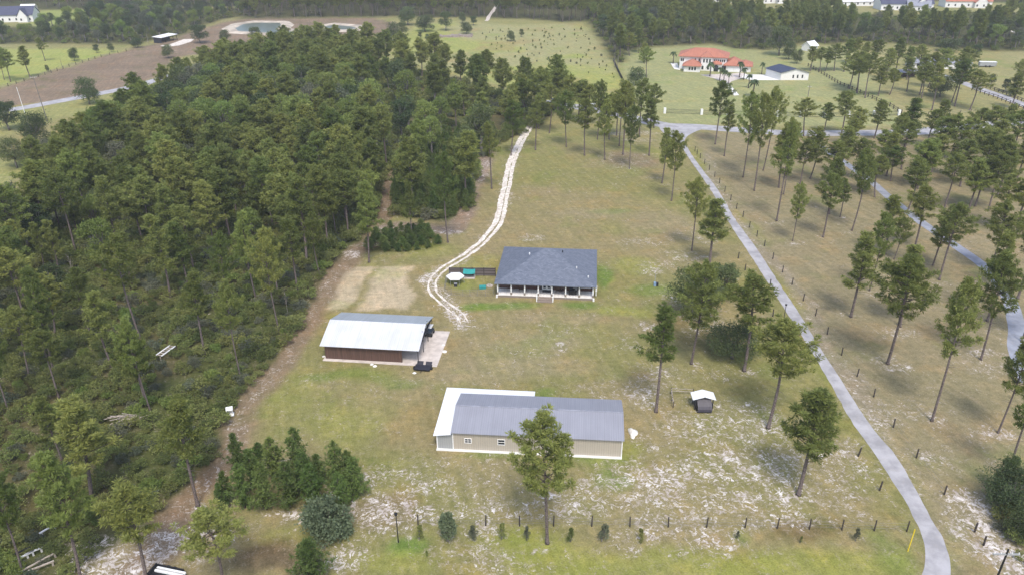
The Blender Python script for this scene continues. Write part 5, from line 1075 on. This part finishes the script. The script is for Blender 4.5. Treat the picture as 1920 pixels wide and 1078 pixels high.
# black-roofed building
A = G(1463, 151); B = G(1515, 151); D_ = G(1447, 140); an = math.atan2(B[1]-A[1], B[0]-A[0]); Wb = math.hypot(B[0]-A[0], B[1]-A[1])
bb = thing('outbuilding', 'white outbuilding with a black low gable roof right of the mansion', 'building', (A[0], A[1], 0), an); Db = 9.5; skx = -3.6; bb.scale = (1, 1, .85)
def sk(x, y, z): return (x+skx*y/Db, y, z)
MB().poly([sk(0,0,0),sk(Wb,0,0),sk(Wb,Db,0),sk(0,Db,0),sk(0,0,3.6),sk(Wb,0,3.6),sk(Wb,Db,3.6),sk(0,Db,3.6),sk(Wb/2,0,5.4),sk(Wb/2,Db,5.4)], [(0,1,5,8,4),(1,2,6,5),(2,3,7,9,6),(3,0,4,7),(4,8,9,7),(8,5,6,9)]).build('wall', MAT['stucco'], bb)
mb = MB(); mb.prism([sk(-.5,-.5,3.55),sk(Wb/2,-.5,5.55),sk(Wb/2,Db+.5,5.55),sk(-.5,Db+.5,3.55)], .12); mb.prism([sk(Wb/2+.002,-.5,5.55),sk(Wb+.5,-.5,3.55),sk(Wb+.5,Db+.5,3.55),sk(Wb/2+.002,Db+.5,5.55)], .12); mb.build('roof', MAT['navyroof'], bb)
for x in (.42, .58, .75): MB().box(Wb*x, Wb*x+.6, -.05, -.01, 1.0, 2.5).build('window', MAT['glass'], bb)
# smaller far buildings
def farhouse(lb, px, w_, d, h, hr, roof='darkshingle', wall='stucco', wing=True, rz=0, kind='far_house', cat='house', roofk='gable'):
    X, Y = G(*px); t_ = thing(kind, lb, cat, (X, Y, 0), rz); MB().box(-w_/2, w_/2, 0, d, 0, h).poly([(-w_/2,0,h),(-w_/2,d,h),(-w_/2,d/2,hr-.1)], [(0,2,1)]).poly([(w_/2,0,h),(w_/2,d,h),(w_/2,d/2,hr-.1)], [(0,1,2)]).build('wall', MAT[wall], t_)
    gable(MB(), -w_/2-.4, w_/2+.4, -.5, d+.5, h+.02, hr, .12).build('roof', MAT[roof], t_)
    if wing:
        a0, a1 = w_*.1, w_*.38
        MB().poly([(a0,-3,0),(a1,-3,0),(a1,-.01,0),(a0,-.01,0),(a0,-3,h*.9),(a1,-3,h*.9),(a1,-.01,h*.9),(a0,-.01,h*.9),((a0+a1)/2,-3,hr-1),((a0+a1)/2,-.01,hr-1)], [(0,1,5,8,4),(1,2,6,5),(3,0,4,7)]).build('gable_wing', MAT[wall], t_)
        mb = MB(); am = (a0+a1)/2; mb.prism([(a0-.4,-3.4,h*.85),(am,-3.4,hr-.85),(am,d*.4,hr-.85),(a0-.4,d*.1,h*.85)], .12); mb.prism([(am+.002,-3.4,hr-.85),(a1+.4,-3.4,h*.85),(a1+.4,d*.1,h*.85),(am+.002,d*.4,hr-.85)], .12); mb.build('wing_roof', MAT[roof], t_)
    n = max(2, int(w_/4))
    for i in range(n): x = -w_/2+w_*(i+.5)/n; MB().box(x-.5, x+.5, -.05 if not (wing and w_*.1 < x < w_*.38) else -3.05, -.01 if not (wing and w_*.1 < x < w_*.38) else -3.01, 1.0, 2.3).build('window', MAT['glass'], t_)
    return t_
farhouse('white farmhouse with dark blue roof at the top left', (32, 42), 20, 12, 4.2, 9, wing=True, rz=.15)
farhouse('pale outbuilding roof behind the white farmhouse', (52, 22), 9, 6, 2.5, 4.5, 'white', wing=False, rz=.1)
farhouse('white house with dark blue roof, widest of the top right houses', (1700, 20), 34, 14, 4, 9, wing=True, rz=-.05)
farhouse('pale house with grey roof right of the dark blue roofed house, top right', (1722, 22), 14, 9, 3.2, 6.5, 'greyshingle', wing=False, rz=-.3)
farhouse('white house with a red-brown roof at the top right', (1815, 15), 30, 12, 4, 8.5, 'redtile', wing=True, rz=-.1)
farhouse('long low white building left of the top right houses', (1625, 12), 34, 8, 3, 4.5, 'white', wing=False)
farhouse('small white house with blue roof at the top edge, above the black-roofed building', (1450, 7), 16, 10, 3.5, 7, wing=True, rz=.2)
farhouse('small white building at the top edge above the mansion', (1350, 6), 18, 9, 3, 5, 'greyshingle', wing=False)
farhouse('white peaked roof behind pines beyond the black-roofed building', (1526, 96), 6, 5, 2.2, 4.4, 'white', wing=False, rz=.7)
farhouse('pale roofed house hidden behind the pines of the far right lawn', (1765, 130), 24, 9, 2.4, 3.9, 'greyshingle', wing=False, rz=-.1)
farhouse('grey roofed house glimpsed in the woods beyond the white pin area', (1022, 178), 7, 5, 2.3, 3.8, 'greyshingle', wall='beige', wing=False, rz=.2)['label'] = 'grey roofed cabin glimpsed in the woods left of the cross road'
X, Y = G(1703, 146); pv = thing('open_shed', 'low brown open shed under the far right pines', 'shed', (X, Y, 0)); MB().prism([(-4,-1.5,2.3),(4,-1.5,2.3),(4,3,2.7),(-4,3,2.7)], .12).build('roof', MAT['greyshingle'], pv); MB().box(-3.8, 3.8, 2.6, 2.8, 0, 2.4).build('back_wall', MAT['brownwall'], pv)
for x in (-3.7, 0, 3.7): MB().box(x-.1, x+.1, -1.2, -1, 0, 2.25).build('post', MAT['post'], pv)
X, Y = G(1850, 126); rr_ = thing('round_pen', 'white topped horse trailer on the pale far right lawn', 'trailer', (X, Y, 0), -.15); rr_.name = 'horse_trailer'
MB().box(-3.4, 3.4, -.9, .9, .5, 2.1).build('body', MAT['greysiding'], rr_); MB().box(-3.5, 3.5, -1, 1, 2.1, 2.25).build('roof', MAT['white'], rr_)
for x in (-.8, .8):
    for y in (-1, 1): MB().tube([(x, y-.1, .4), (x, y+.1, .4)], [.4, .4], 10).build('wheel', MAT['tyre'], rr_)
# pole barn at the far corner of the field
A, an, Wd = frame((303, 82), (332, 75)); pb = thing('pole_barn', 'low dark open barn with a white roof at the far corner of the brown field', 'barn', (A[0], A[1], 0), an)
MB().prism([(-.5,-.6,2.9),(Wd+.5,-.6,2.9),(Wd+.5,5,3.3),(-.5,5,3.3)], .15).build('roof', MAT['white'], pb); MB().box(0, Wd, 4.4, 4.6, 0, 3).box(0, .2, 0, 4.38, 0, 2.6).build('wall', MAT['dark'], pb)
for i in range(5): x = .1+i*(Wd-.2)/4; MB().box(x-.1, x+.1, -.3, -.1, 0, 2.75).build('post', MAT['post'], pb)
sheet('sand_yard', [(300,86),(318,84),(345,74),(364,74),(358,79),(335,86),(312,89)], MAT['sand'], .012)
# pale boulder bank in the meadow
X, Y = G(850, 70); rs_ = np.random.RandomState(9); bk = thing('rubble_bank', 'bank of pale broken rubble in the middle of the meadow back', 'rubble', (X, Y, 0)); mb = MB()
for i in range(90):
    x, y, s_ = rs_.uniform(-12, 10), rs_.uniform(-2.2, 4), rs_.uniform(.4, 1.2); mb.box(x, x+s_*1.6, y, y+s_, -.1, s_*.9)
mb.build('rubble', simple('pale_rubble', (.30, .25, .22), .9, .3, 1.2), bk)
strip_c('path', GP([(912,40),(922,24),(934,8),(944,-16)]), 2.2, MAT['concrete'], .014, 5, .3)
strip_c('path', GP([(1860,54),(1890,58),(1930,66),(1990,72)]), 4.5, MAT['sand'], .014, 5, .3)
# vehicles beside the cross road
def vehicle(px, rz, body, lb, kind='parked_car', cat='car', ln=4.6, h=1.5):
    X, Y = G(*px); t_ = thing(kind, lb, cat, (X, Y, 0), rz); w_ = .9; l2 = ln/2
    prof = [(-l2, .35), (l2, .35), (l2, .8), (l2*.55, .92), (l2*.28, h), (-l2*.62, h), (-l2*.92, .95), (-l2, .85)]; n = len(prof)
    MB().poly([(x, -w_, z) for x, z in prof]+[(x, w_, z) for x, z in prof], [tuple(reversed(range(n))), tuple(range(n, 2*n))]+[(k, (k+1) % n, (k+1) % n+n, k+n) for k in range(n)]).build('body', MAT[body], t_)
    MB().poly([(l2*.53,-.75,.97),(l2*.53,.75,.97),(l2*.31,.7,h-.03),(l2*.31,-.7,h-.03)], [(0,1,2,3)]).build('windscreen', MAT['glass'], t_)
    MB().box(-l2*.6, l2*.25, -w_-.01, -w_-.002, .98, h-.1).box(-l2*.6, l2*.25, w_+.002, w_+.01, .98, h-.1).build('side_windows', MAT['glass'], t_)
    for x in (-l2*.62, l2*.62):
        for y in (-.85, .85): MB().tube([(x, y-.1, .34), (x, y+.1, .34)], [.34, .34], 12).build('wheel', MAT['tyre'], t_)
vehicle((1004, 212), 1.0, 'car', 'dark car parked at the wood edge where the sand drive meets the road')
vehicle((1046, 192), .1, 'car', 'dark car under the pines beyond the cross road', ln=4.8)
vehicle((1104, 199), -.15, 'carwhite', 'white car on the cross road among the pines')
finish_labels()
print('objects', len(bpy.data.objects))

hz = MB().box(-1650, 1650, -160, 3300, -3, 78).build('haze', None, kind='stuff', label='thin pale summer haze lying over the whole landscape')
hm = bpy.data.materials.new('haze'); hm.use_nodes = True; ht = hm.node_tree; ht.nodes.remove(ht.nodes['Principled BSDF'])
pv_ = ht.nodes.new('ShaderNodeVolumePrincipled'); pv_.inputs['Color'].default_value = (.86, .90, .96, 1); pv_.inputs['Density'].default_value = .0002; ht.links.new(pv_.outputs[0], ht.nodes['Material Output'].inputs['Volume'])
hz.data.materials.clear(); hz.data.materials.append(hm)
